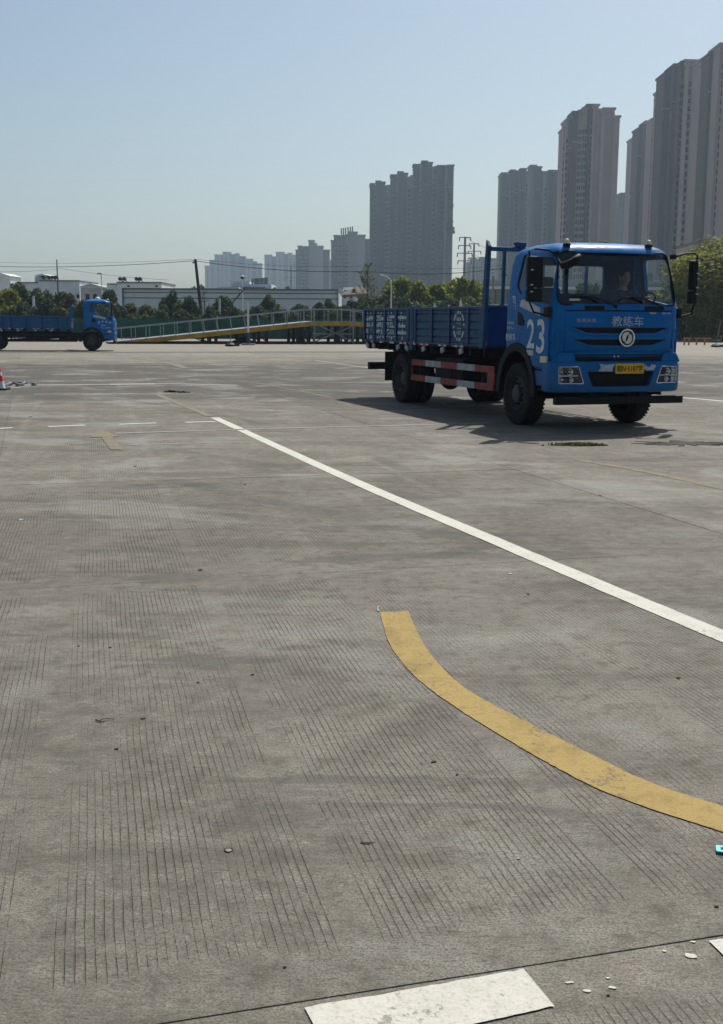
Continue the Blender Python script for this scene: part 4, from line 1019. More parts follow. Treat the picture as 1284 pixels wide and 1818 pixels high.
def stand(u, v, vt, label, lean):
    b = gp(u, v); h = at(u, vt, b.y).z; o = empty('marker_stand', tuple(b)); tag(o, label, 'marker stand', 'marker stands on weighted feet')
    MB().lathe([(.34, 0), (.33, .1), (.2, .2), (.05, .24), (0, .24)], 14).build('foot', MAT['black'], o, smooth=40)
    MB().box((.3, .1, .08), (.55, .16, .16), rz=.3).build('foot_bar', MAT['black'], o)
    MB().tube([(0, 0, .2), (lean, 0, h)], .025, 8).build('rod', MAT['galv'], o); return o
stand(409, 614.5, 590, 'black weighted foot with a thin rod in front of the ramp', .05)
stand(1271, 616, 570, 'black weighted foot with a thin tall rod beside the orange rails', .25)
tyre_heap = MB(); tyre_heap.lathe([(.25, 0), (.5, .05), (.5, .2), (.25, .25)], 16, 'Z', close=True); tyre_heap.lathe([(.25, .22), (.48, .27), (.48, .42), (.25, .45)], 16, 'Z', (.15, .1, 0), close=True)
b = gp(429, 609); tag(tyre_heap.build('tyre_heap', MAT['rubber'], loc=(b.x, b.y - 1.5, 0), smooth=40), 'dark old tyres lying under the ramp beside the navy-footed post', 'tyres')
b = gp(-1, 692); cone = empty('traffic_cone', tuple(b)); tag(cone, 'red and white traffic cone on a black square base at the frame edge', 'traffic cone')
MB().box((0, 0, .02), (.42, .42, .04)).build('base', MAT['black'], cone, bevel=.01)
for i, (z0, z1, m) in enumerate(((.04, .2, 'white'), (.2, .34, 'cone_red'), (.34, .42, 'white'), (.42, .56, 'cone_red'))):
    rr_ = lambda z: .15 - .2 * z
    MB().lathe([(rr_(z0), z0), (rr_(z1), z1)] + ([(0, z1)] if i == 3 else []), 20).build('band', MAT[m], cone, smooth=40)
hose = MB(); P = [gp(8, 687), gp(22, 684.5), gp(38, 686), gp(45, 683.5)]
hose.tube([(q.x, q.y, .04 + .03 * (i % 2)) for i, q in enumerate(P)], .03, 6); b = gp(30, 685)
for k in range(5): hose.box((b.x - .5 + .22 * k, b.y + .5 * (k % 3) - .3, .04), (.2, .1, .07), rz=.4 * k)
tag(hose.build('pipe_bundle', MAT['galv']), 'low bundle of grey pipes lying beside the traffic cone', 'pipes')
def barrier(u0, u1, v, label, wide=False):
    a, b = gp(u0, v), gp(u1, v); o = empty('low_barrier', tuple(a)); tag(o, label, 'barrier', 'low orange barrier rails'); d = b - a
    MB().bar((0, 0, .5), tuple(d + Vector((0, 0, .5))), .1, .1).build('rail', MAT['orange'], o)
    for f in (.12, .62): MB().bar(tuple(d * f), tuple(d * f + Vector((0, 0, .46))), .12, .1).build('leg', MAT['orange'], o)
barrier(1213, 1229, 612.5, 'low dark orange rail emerging behind the front corner of truck 23')
barrier(1233, 1262, 612.5, 'low orange rail standing free between truck 23 and the thin rod')
barrier(1276, 1306, 607.5, 'low orange rail cut by the frame edge beyond the thin rod')
MB_ = MB(); a, b = gp(1226, 605), gp(1290, 605); MB_.bar(tuple(a + Vector((0, 0, .45))), tuple(b + Vector((0, 0, .45))), .08, .08)
for f in (0, .35, .7, 1): q = a.lerp(b, f); MB_.bar(tuple(q), tuple(q + Vector((0, 0, .42))), .09, .09)
tag(MB_.build('far_rail', MAT['galv']), 'long grey low rail behind the orange barrier rails', 'rail')

# ------------------------------------------------------------------ green sheet fence
def fy(x): return 108 + .16 * x if x < 0 else 108 + .28 * x
def fence(x0, x1, label, h=1.78, gate=None):
    o = empty('sheet_fence', (x0, fy(x0), 0)); tag(o, label, 'fence', 'green sheet fences round the yard'); n = max(1, int((x1 - x0) / 2.0))
    base = Vector((x0, fy(x0), 0))
    for i in range(n):
        a = x0 + (x1 - x0) * i / n; b = x0 + (x1 - x0) * (i + 1) / n
        pa, pb = Vector((a, fy(a), 0)) - base, Vector((b, fy(b), 0)) - base
        d = (pb - pa).normalized(); hh = h + random.Random(i * 3).uniform(-.03, .03); mb = MB(); nn = Vector((d.y, -d.x, 0)); K = 8
        prof = []
        for k in range(K + 1): prof.append(pa + (pb - pa) * k / K * .995 + nn * (.05 if k % 2 else 0))
        vs = [(q.x, q.y, .02) for q in prof] + [(q.x, q.y, hh) for q in prof] + [(q.x - nn.x * .02, q.y - nn.y * .02, .02) for q in prof] + [(q.x - nn.x * .02, q.y - nn.y * .02, hh) for q in prof]
        m = K + 1; mb.add(vs, [(k, k + 1, m + k + 1, m + k) for k in range(K)] + [(2 * m + k, 3 * m + k, 3 * m + k + 1, 2 * m + k + 1) for k in range(K)] + [(m + k, m + k + 1, 3 * m + k + 1, 3 * m + k) for k in range(K)])
        mb.build('panel', MAT['green'], o)
        MB().bar(tuple(pa - nn * .08), tuple(pa - nn * .08 + Vector((0, 0, h + .04))), .07, .07).build('fence_post', MAT['steelblk'], o)
    MB().bar((0, -.02, .06), tuple(Vector((x1, fy(x1), 0)) - base + Vector((0, -.02, .06))), .16, .14).build('plinth', MAT['sheetdark'], o)
fence(-34, 1.5, 'long dark green corrugated fence behind the ramp')
fence(12, 52, 'dark green corrugated fence under the big yellow-green tree')

# ------------------------------------------------------------------ trees and shrubs
def crown_mesh(name, seed, n, lumps, leaf, flat=1.0, top=.0, hollow=.55, shape='round'):
    """leaf faces spread over and through a set of lumps; unit crown: radius 1, height 2, centred at 0"""
    r = np.random.default_rng(seed); C = []
    for i in range(lumps):
        d = r.normal(size=3); d /= np.linalg.norm(d); rad_ = r.uniform(.3, .75)
        c = d * rad_ * np.array([1, 1, .95]); 
        if shape == 'cone': k = (1 - (c[2] + 1) / 2) * .95 + .12; c[:2] *= k; s = .38 * k + .12
        elif shape == 'wide': s = r.uniform(.26, .4); c[2] = abs(c[2]) * .9 - .35 if r.random() < .75 else c[2]
        else: s = r.uniform(.26, .46)
        C.append((*c, s))
    C.append((0, 0, -.1, .55)); C = np.array(C)
    w = C[:, 3] ** 2; idx = r.choice(len(C), n, p=w / w.sum())
    d = r.normal(size=(n, 3)); d /= np.linalg.norm(d, axis=1)[:, None]
    rr = C[idx, 3] * (hollow + (1.08 - hollow) * r.random(n) ** .6)
    p = C[idx, :3] + d * rr[:, None] * np.array([1, 1, flat])
    # leaf frames: roughly facing outward, tilted at random
    nrm = d + r.normal(size=(n, 3)) * .75 + np.array([0, 0, .35]); nrm /= np.linalg.norm(nrm, axis=1)[:, None]
    t = np.cross(nrm, r.normal(size=(n, 3))); t /= np.linalg.norm(t, axis=1)[:, None]; b = np.cross(nrm, t)
    s = leaf * r.uniform(.6, 1.5, n)[:, None]
    q = np.stack([p - t * s, p - b * s * .55 + t * s * .1, p + t * s, p + b * s * .55 + t * s * .1], 1).reshape(-1, 3)
    me = bpy.data.meshes.new(name); me.vertices.add(4 * n); me.vertices.foreach_set('co', q.ravel())
    me.loops.add(4 * n); me.loops.foreach_set('vertex_index', np.arange(4 * n)); me.polygons.add(n); me.polygons.foreach_set('loop_start', np.arange(0, 4 * n, 4)); me.update(calc_edges=True)
    return me
CROWNS = {}
def crown(kind, k):
    key = (kind, k % 3)
    if key not in CROWNS:
        sd_ = 11 * (k % 3) + len(kind)
        CROWNS[key] = crown_mesh('crown', sd_, *dict(round=(6500, 20, .085), big=(24000, 60, .04), cone=(5500, 26, .085), wide=(6000, 18, .09), shrub=(3800, 13, .1))[kind], shape={'cone': 'cone', 'wide': 'wide'}.get(kind, 'round'))
    return CROWNS[key]
def trunk(h, r, seed, mat, lean=.05, limbs=5, spread=.35):
    rd = random.Random(seed); mb = MB(); pts = [(0, 0, -.05)]
    for k in range(1, 6): pts.append((pts[-1][0] + rd.gauss(0, lean * h / 6), pts[-1][1] + rd.gauss(0, lean * h / 6), h * k / 5))
    mb.tube(pts, r, 7, r * .25)
    for k in range(limbs):
        f = rd.uniform(.35, .85); i = int(f * 5); b = Vector(pts[i]); a = rd.uniform(0, 6.28); L = h * rd.uniform(.25, .42)
        e = b + Vector((math.cos(a) * L * spread * 1.6, math.sin(a) * L * spread * 1.6, L * .75)); m_ = b.lerp(e, .5) + Vector((0, 0, -.05 * L)); mb.tube([b, m_, e], r * .45, 5, r * .1)
    return mb
def tree(u, vt, wpx, dist, kind, mat, label, group, name='tree', k=0, base=.18, cat='tree'):
    """crown width in image columns, top at image row vt, standing dist metres out"""
    top = at(u, vt, dist); h = top.z; wdt = wpx / F_PX * dist
    o = empty(name, (top.x, dist, 0), rz=random.Random(k + int(u)).uniform(0, 6)); tag(o, label, cat, group)
    z0 = h * base; m_ = trunk(h * .8, .03 * h if cat == 'tree' else .015 * h, k + int(u), 'bark').build('trunk', MAT['bark'], o, smooth=50)
    me = crown(kind, k); 
    c = bpy.data.objects.new('crown', me); c.location = (0, 0, (z0 + h) / 2); c.scale = (wdt / 2, wdt / 2, (h - z0) / 2 / 1.0); link(c, o)
    if not me.materials: me.materials.append(MAT[mat])
    c.material_slots[0].link = 'OBJECT'; c.material_slots[0].material = MAT[mat]
    return o
TG = 'trees behind the green fence'
TR = [ # u, top row, width, distance, crown, leaves, label
 (-6, 494, 60, 118, 'round', 'leafyellow', 'yellow-green tree cut by the frame edge behind the truck bed'),
 (34, 500, 62, 122, 'round', 'leafolive', 'olive tree behind the distant truck bed beside the yellow-green one'),
 (66, 508, 44, 119, 'round', 'leafdark', 'dark tree rising behind the white box post'),
 (98, 501, 52, 121, 'round', 'leafolive', 'tall olive tree before the long white house'),
 (126, 520, 34, 117, 'round', 'leafrust', 'brownish small tree over the headboard of the distant truck'),
 (192, 504, 44, 122, 'cone', 'leafdark', 'dark pointed tree over the cab of the distant truck, beside the street lamp'),
 (206, 530, 36, 117, 'round', 'leafdark', 'low dark tree just ahead of the distant truck'),
 (230, 538, 46, 119, 'shrub', 'leafolive', 'olive bush before the pale warehouse corner'),
 (262, 539, 44, 118, 'shrub', 'leafolive', 'olive bush next to the tall broad dark tree'),
 (304, 509, 54, 121, 'cone', 'leafdark', 'tall broad dark evergreen before the warehouse'),
 (336, 525, 42, 118, 'round', 'leafdark', 'dark tree leaning against the foot of the utility pole'),
 (397, 516, 54, 121, 'cone', 'leafdark', 'dark evergreen behind the two white sensor posts'),
 (432, 539, 34, 119, 'shrub', 'leafdark', 'low dark bush behind the navy-footed post'),
 (454, 534, 36, 118, 'wide', 'leafdark', 'dark bushy tree by the round-headed lamp post'),
 (478, 520, 34, 121, 'round', 'leafolive', 'slim tree whose round top rises above its neighbours before the warehouse'),
 (501, 534, 40, 119, 'wide', 'leafdark', 'dark bushy tree beside the slim round-topped one'),
 (532, 531, 44, 121, 'wide', 'leafdark', 'dark tree over the crest of the ramp'),
 (560, 534, 36, 118, 'wide', 'leafdark', 'dark bushy tree over the ramp platform'),
 (585, 524, 40, 121, 'cone', 'leafdark', 'dark pointed tree before the warehouse end wall'),
 (607, 533, 36, 118, 'wide', 'leafolive', 'olive bushy tree before the brown-roofed house'),
 (632, 528, 40, 120, 'wide', 'leafdark', 'dark bush at the rear corner of truck 23'),
 (668, 508, 52, 124, 'round', 'leafdark', 'dark tree behind the thin pale tree and the single-arm lamp'),
 (709, 489, 58, 128, 'round', 'leafyellow', 'round yellow-green tree next to the single-arm lamp'),
 (745, 492, 50, 126, 'round', 'leafyellow', 'round yellow-green tree in the middle of the clump behind the truck bed'),
 (783, 484, 64, 129, 'round', 'leafyellow', 'tallest round yellow-green tree behind the truck bed'),
 (830, 489, 56, 126, 'round', 'leafyellow', 'round yellow-green tree beside the leaning headboard post'),
 (700, 522, 60, 118, 'shrub', 'leafdark', 'dark undergrowth bush below the single-arm lamp'),
 (760, 522, 80, 118, 'shrub', 'leafdark', 'dark undergrowth bush below the tallest round tree'),
 (820, 526, 70, 118, 'shrub', 'leafolive', 'olive undergrowth bush by the headboard of truck 23'),
 (727, 493, 50, 130, 'round', 'leafolive', 'olive round tree filling the gap between the lamp tree and the middle of the clump'),
 (765, 491, 52, 131, 'round', 'leafyellow', 'yellow-green round tree wedged beside the tallest one of the clump'),
 (808, 492, 50, 131, 'round', 'leafyellow', 'yellow-green round tree wedged between the tallest one and the headboard one'),
 (852, 500, 36, 128, 'round', 'leafolive', 'olive round tree half hidden by the leaning headboard post'),
 (893, 527, 26, 100, 'shrub', 'leafyellow', 'small yellow-green bush in the gap between headboard and cab'),
 (1048, 497, 66, 124, 'round', 'leafolive', 'olive tree seen through the cab rear window'),
 (1000, 520, 50, 120, 'shrub', 'leafrust', 'rusty low bush seen through the cab windows'),
 (1150, 500, 70, 122, 'round', 'leafyellow', 'yellow-green tree seen through the driver side window'),
]
for k, (u, vt, w, d, kd, mt, lb) in enumerate(TR):
    sh = kd == 'shrub'
    tree(u, vt - 2, w * 1.25, d, kd, mt, lb, TG, 'shrub' if sh else 'tree', k, base=.0 if sh else .03, cat='shrub' if sh else 'tree')
tree(1296, 431, 255, 112, 'big', 'leafyellow', 'very large yellow-green camphor-like tree behind the mirror of truck 23', TG, 'tree', 1, base=.0)
tree(1212, 478, 60, 115, 'round', 'leafdark', 'dark lower tree between truck 23 and the very large tree', TG, 'tree', 2, base=.05)
for u, vt, w, d, mt, lb in ((352, 503, 44, 300, 'leafolive', 'far olive tree top above the warehouse roof by the utility pole'), (512, 504, 30, 320, 'leafrust', 'far rust-coloured tree top above the warehouse roof'), (490, 508, 26, 325, 'leafrust', 'smaller far reddish tree top above the warehouse roof'), (540, 509, 40, 330, 'leafolive', 'far green tree top above the warehouse roof')):
    tree(u, vt, w, d, 'round', mt, lb, 'far trees above the warehouse', 'tree', int(u), base=.05)
for k, (u, vt, w) in enumerate(((8, 528, 44), (48, 532, 44), (84, 526, 46), (116, 534, 40), (150, 530, 40), (178, 536, 36), (246, 548, 40), (285, 538, 36), (322, 545, 36), (352, 548, 34), (378, 540, 34), (417, 542, 34), (444, 546, 34), (466, 540, 36), (490, 544, 34), (516, 542, 36), (546, 540, 36), (574, 541, 34), (596, 540, 34), (620, 540, 36), (646, 532, 40), (676, 528, 44), (726, 524, 54), (800, 522, 54), (845, 524, 40))):
    tree(u, vt, w * 1.2, fy(at(u, 560, 112).x) + 3.5, 'shrub', 'leafdark' if k % 3 else 'leafolive', 'low bushy shrub filling the gaps between the trees behind the green fence', 'filler shrubs behind the green fence', 'shrub', 60 + k, base=.0, cat='shrub')
def airy_tree(u, vt, wpx, dist, leafmat, label, n, seed, leaf=.06, name='tree'):
    top = at(u, vt, dist); h = top.z; wd = wpx / F_PX * dist / 2; rd = random.Random(seed); o = empty(name, (top.x, dist, 0)); tag(o, label, 'tree', TG)
    mb = MB(); mb.tube([(0, 0, -.05), (.05, 0, h * .35), (0, .05, h * .98)], .09, 7, .015); tips = []
    for k in range(46):
        f = rd.uniform(.2, .92); a = rd.uniform(0, 6.28); L = (1 - f * .8) * wd * rd.uniform(.6, 1.25); b = Vector((0, 0, h * f)); e = b + Vector((math.cos(a) * L, math.sin(a) * L, L * rd.uniform(.5, 1.3)))
        m_ = b.lerp(e, .5) + Vector((0, 0, -.06 * L)); mb.tube([b, m_, e], .022, 4, .006, cap=False)
        for j in range(5):
            g_ = rd.uniform(.3, 1); s_ = b.lerp(e, g_); aa = rd.uniform(0, 6.28); tip = s_ + Vector((math.cos(aa) * .25 * L, math.sin(aa) * .25 * L, rd.uniform(.1, .45) * L)); mb.tube([s_, tip], .009, 3, .004, cap=False); tips.append((s_, tip))
    mb.build('trunk', MAT['bark'], o, fix=False)
    if leafmat:
        lf = MB()
        for k in range(n):
            a, b = tips[rd.randrange(len(tips))]; p = a.lerp(b, rd.uniform(0, 1.15)) + Vector([rd.gauss(0, .06) for _ in range(3)]); t = Vector([rd.gauss(0, 1) for _ in range(3)]).normalized() * leaf; q = t.orthogonal() * .6
            lf.add([p - t, p - q, p + t, p + q], [(0, 1, 2, 3)])
        lf.build('crown', MAT[leafmat], o, fix=False)
airy_tree(653, 462, 62, 122, 'leafpale', 'thin pale spring tree with sparse fresh leaves before the tall towers', 2600, 5)
airy_tree(362, 513, 34, 117, None, 'bare leafless sapling beside the utility pole', 0, 8)
airy_tree(690, 520, 60, 112, None, 'bare branching shrub at the foot of the single-arm lamp', 0, 9)

# ------------------------------------------------------------------ poles, lamps, wires
def pole_at(name, u, vt, dist, r0, r1, mat, label, cat, lean=(0, 0), group=None):
    t_ = at(u, vt, dist); o = empty(name, (t_.x - lean[0], dist, 0)); tag(o, label, cat, group)
    MB().tube([(0, 0, 0), (lean[0], lean[1], t_.z)], r0, 10, r1).build('pole', MAT[mat], o, smooth=50); return o, t_.z
up, uz = pole_at('utility_pole', 347, 460.5, 125, .2, .14, 'wood', 'dark leaning utility pole before the warehouse', 'utility pole', lean=(-.75, 0))
MB().box((-.85, 0, uz - .35), (.5, .14, .1)).build('cross_arm', MAT['wood'], up); MB().tube([(-.95, 0, uz - .3), (-.95, 0, uz - .1)], .05, 8).build('insulator', MAT['galv'], up)
MB().tube([(.0, .3, 0), (4.6, .3, 5.2)], .1, 7, .06).build('stay_pole', MAT['wood'], up)
up2, uz2 = pole_at('utility_pole', 894.5, 471, 112, .13, .1, 'wood', 'dark utility pole with two cross arms in the gap behind the cab of truck 23', 'utility pole')
for dz in (.4, .9): MB().box((0, 0, uz2 - dz), (.55, .1, .07)).build('cross_arm', MAT['wood'], up2)
MB().box((.1, 0, uz2 - .95 - .0), (.5, .1, .06)).build('cross_arm', MAT['wood'], up2)
pole_at('utility_pole', 876, 490, 111, .12, .1, 'galv', 'short grey pole in the gap behind the headboard of truck 23', 'utility pole')
mast, mz = pole_at('radio_mast', 101, 460.5, 205, .14, .09, 'wood', 'thin dark mast on the roof line of the long white house', 'mast')
def lamp(u, vt, dist, label, head):
    o, h = pole_at('street_lamp', u, vt, dist, .09, .05, 'polewhite', label, 'street lamp', group='street lamps behind the fence')
    if head == 'arm':
        MB().tube([(0, 0, h - .3), (-.15, 0, h + .1), (-.55, 0, h + .35)], .045, 8).build('arm', MAT['polewhite'], o, smooth=50); MB().box((-.75, 0, h + .4), (.55, .2, .12), ry=.25).build('lamp_head', MAT['white'], o, bevel=.03)
    elif head == 'dome':
        MB().lathe([(0, -.2), (.2, -.1), (.24, .02), (.23, .12), (0, .14)], 16, 'Z', (0, 0, h)).build('lamp_head', MAT['black'], o, smooth=50); MB().lathe([(.23, .12), (.16, .24), (0, .28)], 16, 'Z', (0, 0, h)).build('lamp_cap', MAT['white'], o, smooth=50)
    else:
        MB().box((-.22, 0, h), (.5, .22, .14)).build('lamp_head', MAT['black'], o, bevel=.03)
lamp(695, 497, 106, 'white single-arm street lamp above the bed of truck 23', 'arm')
lamp(430.5, 493, 140, 'thin white lamp post with a dark round head before the warehouse', 'dome')
lamp(180, 486, 140, 'grey lamp post with a dark flat head over the cab of the distant truck', 'flat')
def wire(pts, r, label, sag=0.0, group='overhead wires'):
    out = []
    for a, b in zip(pts, pts[1:]):
        a, b = Vector(a), Vector(b)
        for k in range(10): t_ = k / 10; out.append(a.lerp(b, t_) - Vector((0, 0, sag * 4 * t_ * (1 - t_))))
    out.append(Vector(pts[-1])); tag(MB().tube(out, r, 5).build('overhead_wire', MAT['cable'], smooth=60), label, 'wire', group)
lt = at(347, 462, 125); 
wire([at(-60, 463.5, 150), at(346, 460, 125), at(660, 472, 122), at(900, 470, 112)], .014, 'thin upper wire running over the leaning utility pole', .35)
wire([at(-60, 471, 150), at(345, 463, 125), at(655, 482, 122), at(897, 476, 112)], .03, 'thicker lower cable running over the leaning utility pole', .4)
wire([at(-40, 482, 400), at(110, 477, 400), at(300, 497, 400)], .05, 'faint far wire dipping behind the white houses', .5)
wire([at(828, 422, 400), at(905, 448, 300)], .05, 'faint wire from the taller steel pylon towards the cab', 1.0)
wire([at(828, 446, 400), at(905, 462, 300)], .05, 'faint wire from a lower arm of the taller steel pylon', 1.0)
def pylon(u, vt, vb, dist, arms, label, r=.45):
    t_ = at(u, vt, dist); o = empty('power_pylon', (t_.x, dist, 0)); tag(o, label, 'pylon', 'steel power pylons')
    MB().tube([(0, 0, 0), (0, 0, t_.z)], r * 1.5, 10, r * .8).build('mast', MAT['pylon'], o, smooth=50)
    for i, (va, w, k) in enumerate(arms):
        z = at(u, va, dist).z
        m_ = MB(); m_.bar((-w, 0, z), (w * k, 0, z), .35, .28)
        for sx in (-w, w * k): m_.tube([(sx * .95, 0, z), (sx * 1.03, 0, z - 1.2)], .2, 5)
        m_.build('cross_arm', MAT['pylon'], o)
pylon(826, 420.5, 520, 400, ((421.5, 1.9, 1), (436, 2.2, 2.0 / 2.2), (449.5, 2.5, 1), (463, 2.3, 1)), 'taller steel pylon with four cross arms next to the dark tower')
pylon(842, 432, 520, 470, ((432.5, 1.9, 1), (446, 2.3, 1.2), (458, 2.3, 1)), 'shorter steel pylon in front of the small pale towers')
pylon(517, 472, 520, 700, ((482, 3, 1), (493, 4, 1)), 'faint pylon in front of the hazy second tower group', .5)

# ------------------------------------------------------------------ low buildings behind the fence
def wbox(mb, u0, u1, vt, dist, depth, z0=0.0, vb=None):
    a, b = at(u0, vt, dist), at(u1, vt, dist); zb = z0 if vb is None else at(u0, vb, dist).z
    mb.box(((a.x + b.x) / 2, dist + depth / 2, (a.z + b.z) / 2 / 1 * .5 + zb * .5), (b.x - a.x, depth, (a.z + b.z) / 2 - zb)); return a, b
def bpart(par, name, mat, *args, **k):
    mb = MB(); wbox(mb, *args, **k); return mb.build(name, MAT[mat], par)
wh = empty('warehouse', (-30, 150, 0)); tag(wh, 'very long pale grey sheet-metal warehouse with a blue downpipe at its corner', 'warehouse')
def put(o, par):      # parent without moving
    o.parent = par; o.matrix_parent_inverse = Matrix.Translation(par.location).inverted(); return o
def bp(par, name, mat, *args, **k):
    mb = MB(); wbox(mb, *args, **k); return put(mb.build(name, MAT[mat]), par)
bp(wh, 'wall', 'sheet', 217, 600, 513.5, 150, 30)
bp(wh, 'eaves_band', 'sheetdark', 216.5, 600.5, 512.2, 149.8, 30.4, vb=514)
for v in (519.5, 529): bp(wh, 'sheet_seam', 'sheetdark', 218, 599.5, v, 149.93, .3, vb=v + .5)
bp(wh, 'downpipe', 'bluepipe', 216.4, 218.4, 513, 149.7, .3); bp(wh, 'corner_trim', 'sheetdark', 599.6, 601.2, 512.5, 149.7, .3)
for u in range(236, 600, 24): bp(wh, 'panel_joint', 'sheet', u, u + .7, 514.5, 149.94, .2)
bp(wh, 'roof_light', 'plaster', 386, 424, 509.8, 160, 3, vb=513); bp(wh, 'roof_light', 'plaster', 578, 610, 513.5, 160, 3, vb=516)
def heaters(par, us, v, d):
    for u in us:
        a = at(u, v, d); m_ = MB(); m_.lathe([(0, -.5), (.3, -.45), (.3, .45), (0, .5)], 12, 'Y', (a.x, d, a.z + .45)); m_.bar((a.x, d, a.z + .4), (a.x + .7, d, a.z - .3), .9, .08); m_.bar((a.x - .1, d, a.z + .4), (a.x - .1, d, a.z - .3), .08, .08)
        put(m_.build('water_heater', MAT['steelblk']), par)
def house(name, label, boxes, loc, wins=(), heat=None):
    o = empty(name, loc); tag(o, label, 'house', 'pale houses behind the trees')
    for (nm, mt, *a) in boxes:
        k = {'vb': a.pop()} if nm in ('roof', 'coping', 'band') else {}
        bp(o, nm, mt, *a, **k)
    for (u0, u1, v0, v1, d) in wins:
        f = bp(o, 'window', 'sheetdark', u0 - .3, u1 + .3, v0 - .4, d - .06, .1, vb=v1 + .4)
        mb = MB(); wbox(mb, u0, (u0 + u1) / 2 - .15, v0, d - .12, .05, vb=v1); wbox(mb, (u0 + u1) / 2 + .15, u1, v0, d - .12, .05, vb=v1); p_ = mb.build('pane', MAT['pane']); p_.parent = f
    if heat: heaters(o, *heat)
    return o
h1 = house('house', 'long white house with dark roof coping under the thin mast', [('wall', 'plaster', 68, 141, 499, 205, 14), ('coping', 'sheetdark', 70, 141.5, 497.2, 204.7, 14.4, 499.2), ('wall', 'plaster', 30, 69, 502.5, 206, 12), ('coping', 'sheetdark', 29, 69, 500.6, 205.7, 12, 502.6), ('wall', 'plaster', 62, 89, 491, 209, 6)], (-55, 205, 0), wins=((136, 140.5, 523, 529, 205),), heat=((78, 88, 94.5, 100), 497, 207))
def gable(par, u0, u1, v0, vt, d, mat, over=1.0):
    a, b = at(u0 - over, v0, d), at(u1 + over, v0, d); t_ = at((u0 + u1) / 2, vt, d)
    put(MB().prism([(a.x, a.z), (b.x, b.z), (t_.x, t_.z)], d - .3, d + 8).build('gable_roof', MAT[mat]), par)
gable(h1, 62, 88, 489.8, 486, 208.6, 'plaster')
h0 = house('house', 'small white roof tower behind the yellow-green tree at the frame edge', [('wall', 'plaster', -14, 18.5, 490, 230, 8)], (-70, 230, 0)); gable(h0, -14, 19, 490, 484.5, 229.6, 'plaster')
h2 = house('house', 'grey house with a low pediment and two dark windows beside the street lamp', [('wall', 'plaster2', 143, 180, 510, 200, 12), ('band', 'plaster', 142, 181, 508.8, 199.6, 12, 510.8)], (-48, 200, 0), wins=((152, 158.5, 522.5, 534.5, 200), (165.5, 172, 522.5, 530, 200)))
gable(h2, 142, 181, 509, 503, 199.7, 'plaster2')
h3 = house('house', 'white house behind the warehouse corner with dark water heaters on its roof', [('wall', 'plaster', 208, 287, 502.5, 195, 14), ('coping', 'sheetdark', 207, 287.5, 500.3, 194.7, 14.4, 502.5), ('wall', 'plaster', 190, 209, 505, 196, 10), ('coping', 'sheetdark', 190, 209, 503, 195.7, 10, 505)], (-38, 195, 0), heat=((214, 221, 243, 249), 500, 197))
for u in (226, 276): bp(h3, 'window', 'pane', u, u + 4, 506.5, 194.9, .2, vb=509.5)
fc = empty('factory', (-30, 320, 0)); tag(fc, 'pale flat factory block with a row of eight dark stacks on its roof', 'factory')
bp(fc, 'wall', 'plaster', 411, 443, 499.5, 330, 20); bp(fc, 'wall', 'plaster', 442, 482, 504.5, 330, 18); bp(fc, 'wall', 'greyrender', 398, 470, 509.5, 322, 8)
for i, u in enumerate((448.2, 452.5, 456, 459, 463, 466.8, 470.5, 474)):
    put(MB().tube([at(u, 505, 332), at(u, 494.5 - i * .25, 332)], .28, 8).build('stack', MAT['sheetdark']), fc)
bh = empty('house', (-2, 180, 0)); tag(bh, 'low white house with a sloping brown tiled roof between warehouse and pale tree', 'house', 'pale houses behind the trees')
bp(bh, 'wall', 'plaster', 602, 650, 523.5, 180, 12)
a, b, c, d = at(602, 523.5, 179.5), at(652, 521.5, 179.5), at(650, 507, 186), at(634, 508, 186)
put(MB().add([a, b, c, d, a + Vector((0, .3, -.35)), b + Vector((0, .3, -.35)), c + Vector((0, .3, -.35)), d + Vector((0, .3, -.35))], [(0, 1, 2, 3), (4, 7, 6, 5), (0, 4, 5, 1), (1, 5, 6, 2), (2, 6, 7, 3), (3, 7, 4, 0)]).build('roof', MAT['rooftile']), bh)
bp(bh, 'dormer', 'pane', 626, 631.5, 513, 181, 2, vb=518); bp(bh, 'gable_wall', 'plaster', 610, 628, 510, 190, 4, vb=514)
for u in (611, 622, 634): bp(bh, 'window', 'pane', u, u + 3.5, 526, 179.9, .2, vb=529.5)
wb = empty('long_hall', (20, 150, 0)); tag(wb, 'long pale hall with a white roof line behind the cab of truck 23', 'hall')
bp(wb, 'wall', 'greylight', 862, 1196, 513, 150, 20); bp(wb, 'coping', 'white', 861, 1197, 509, 149.7, 20.5, vb=513)
for u in range(880, 1190, 22): bp(wb, 'panel_joint', 'greyrender', u, u + .8, 513.5, 149.93, .2)
bp(wb, 'upper_wall', 'greylight', 868, 1190, 497, 156, 10, vb=510)

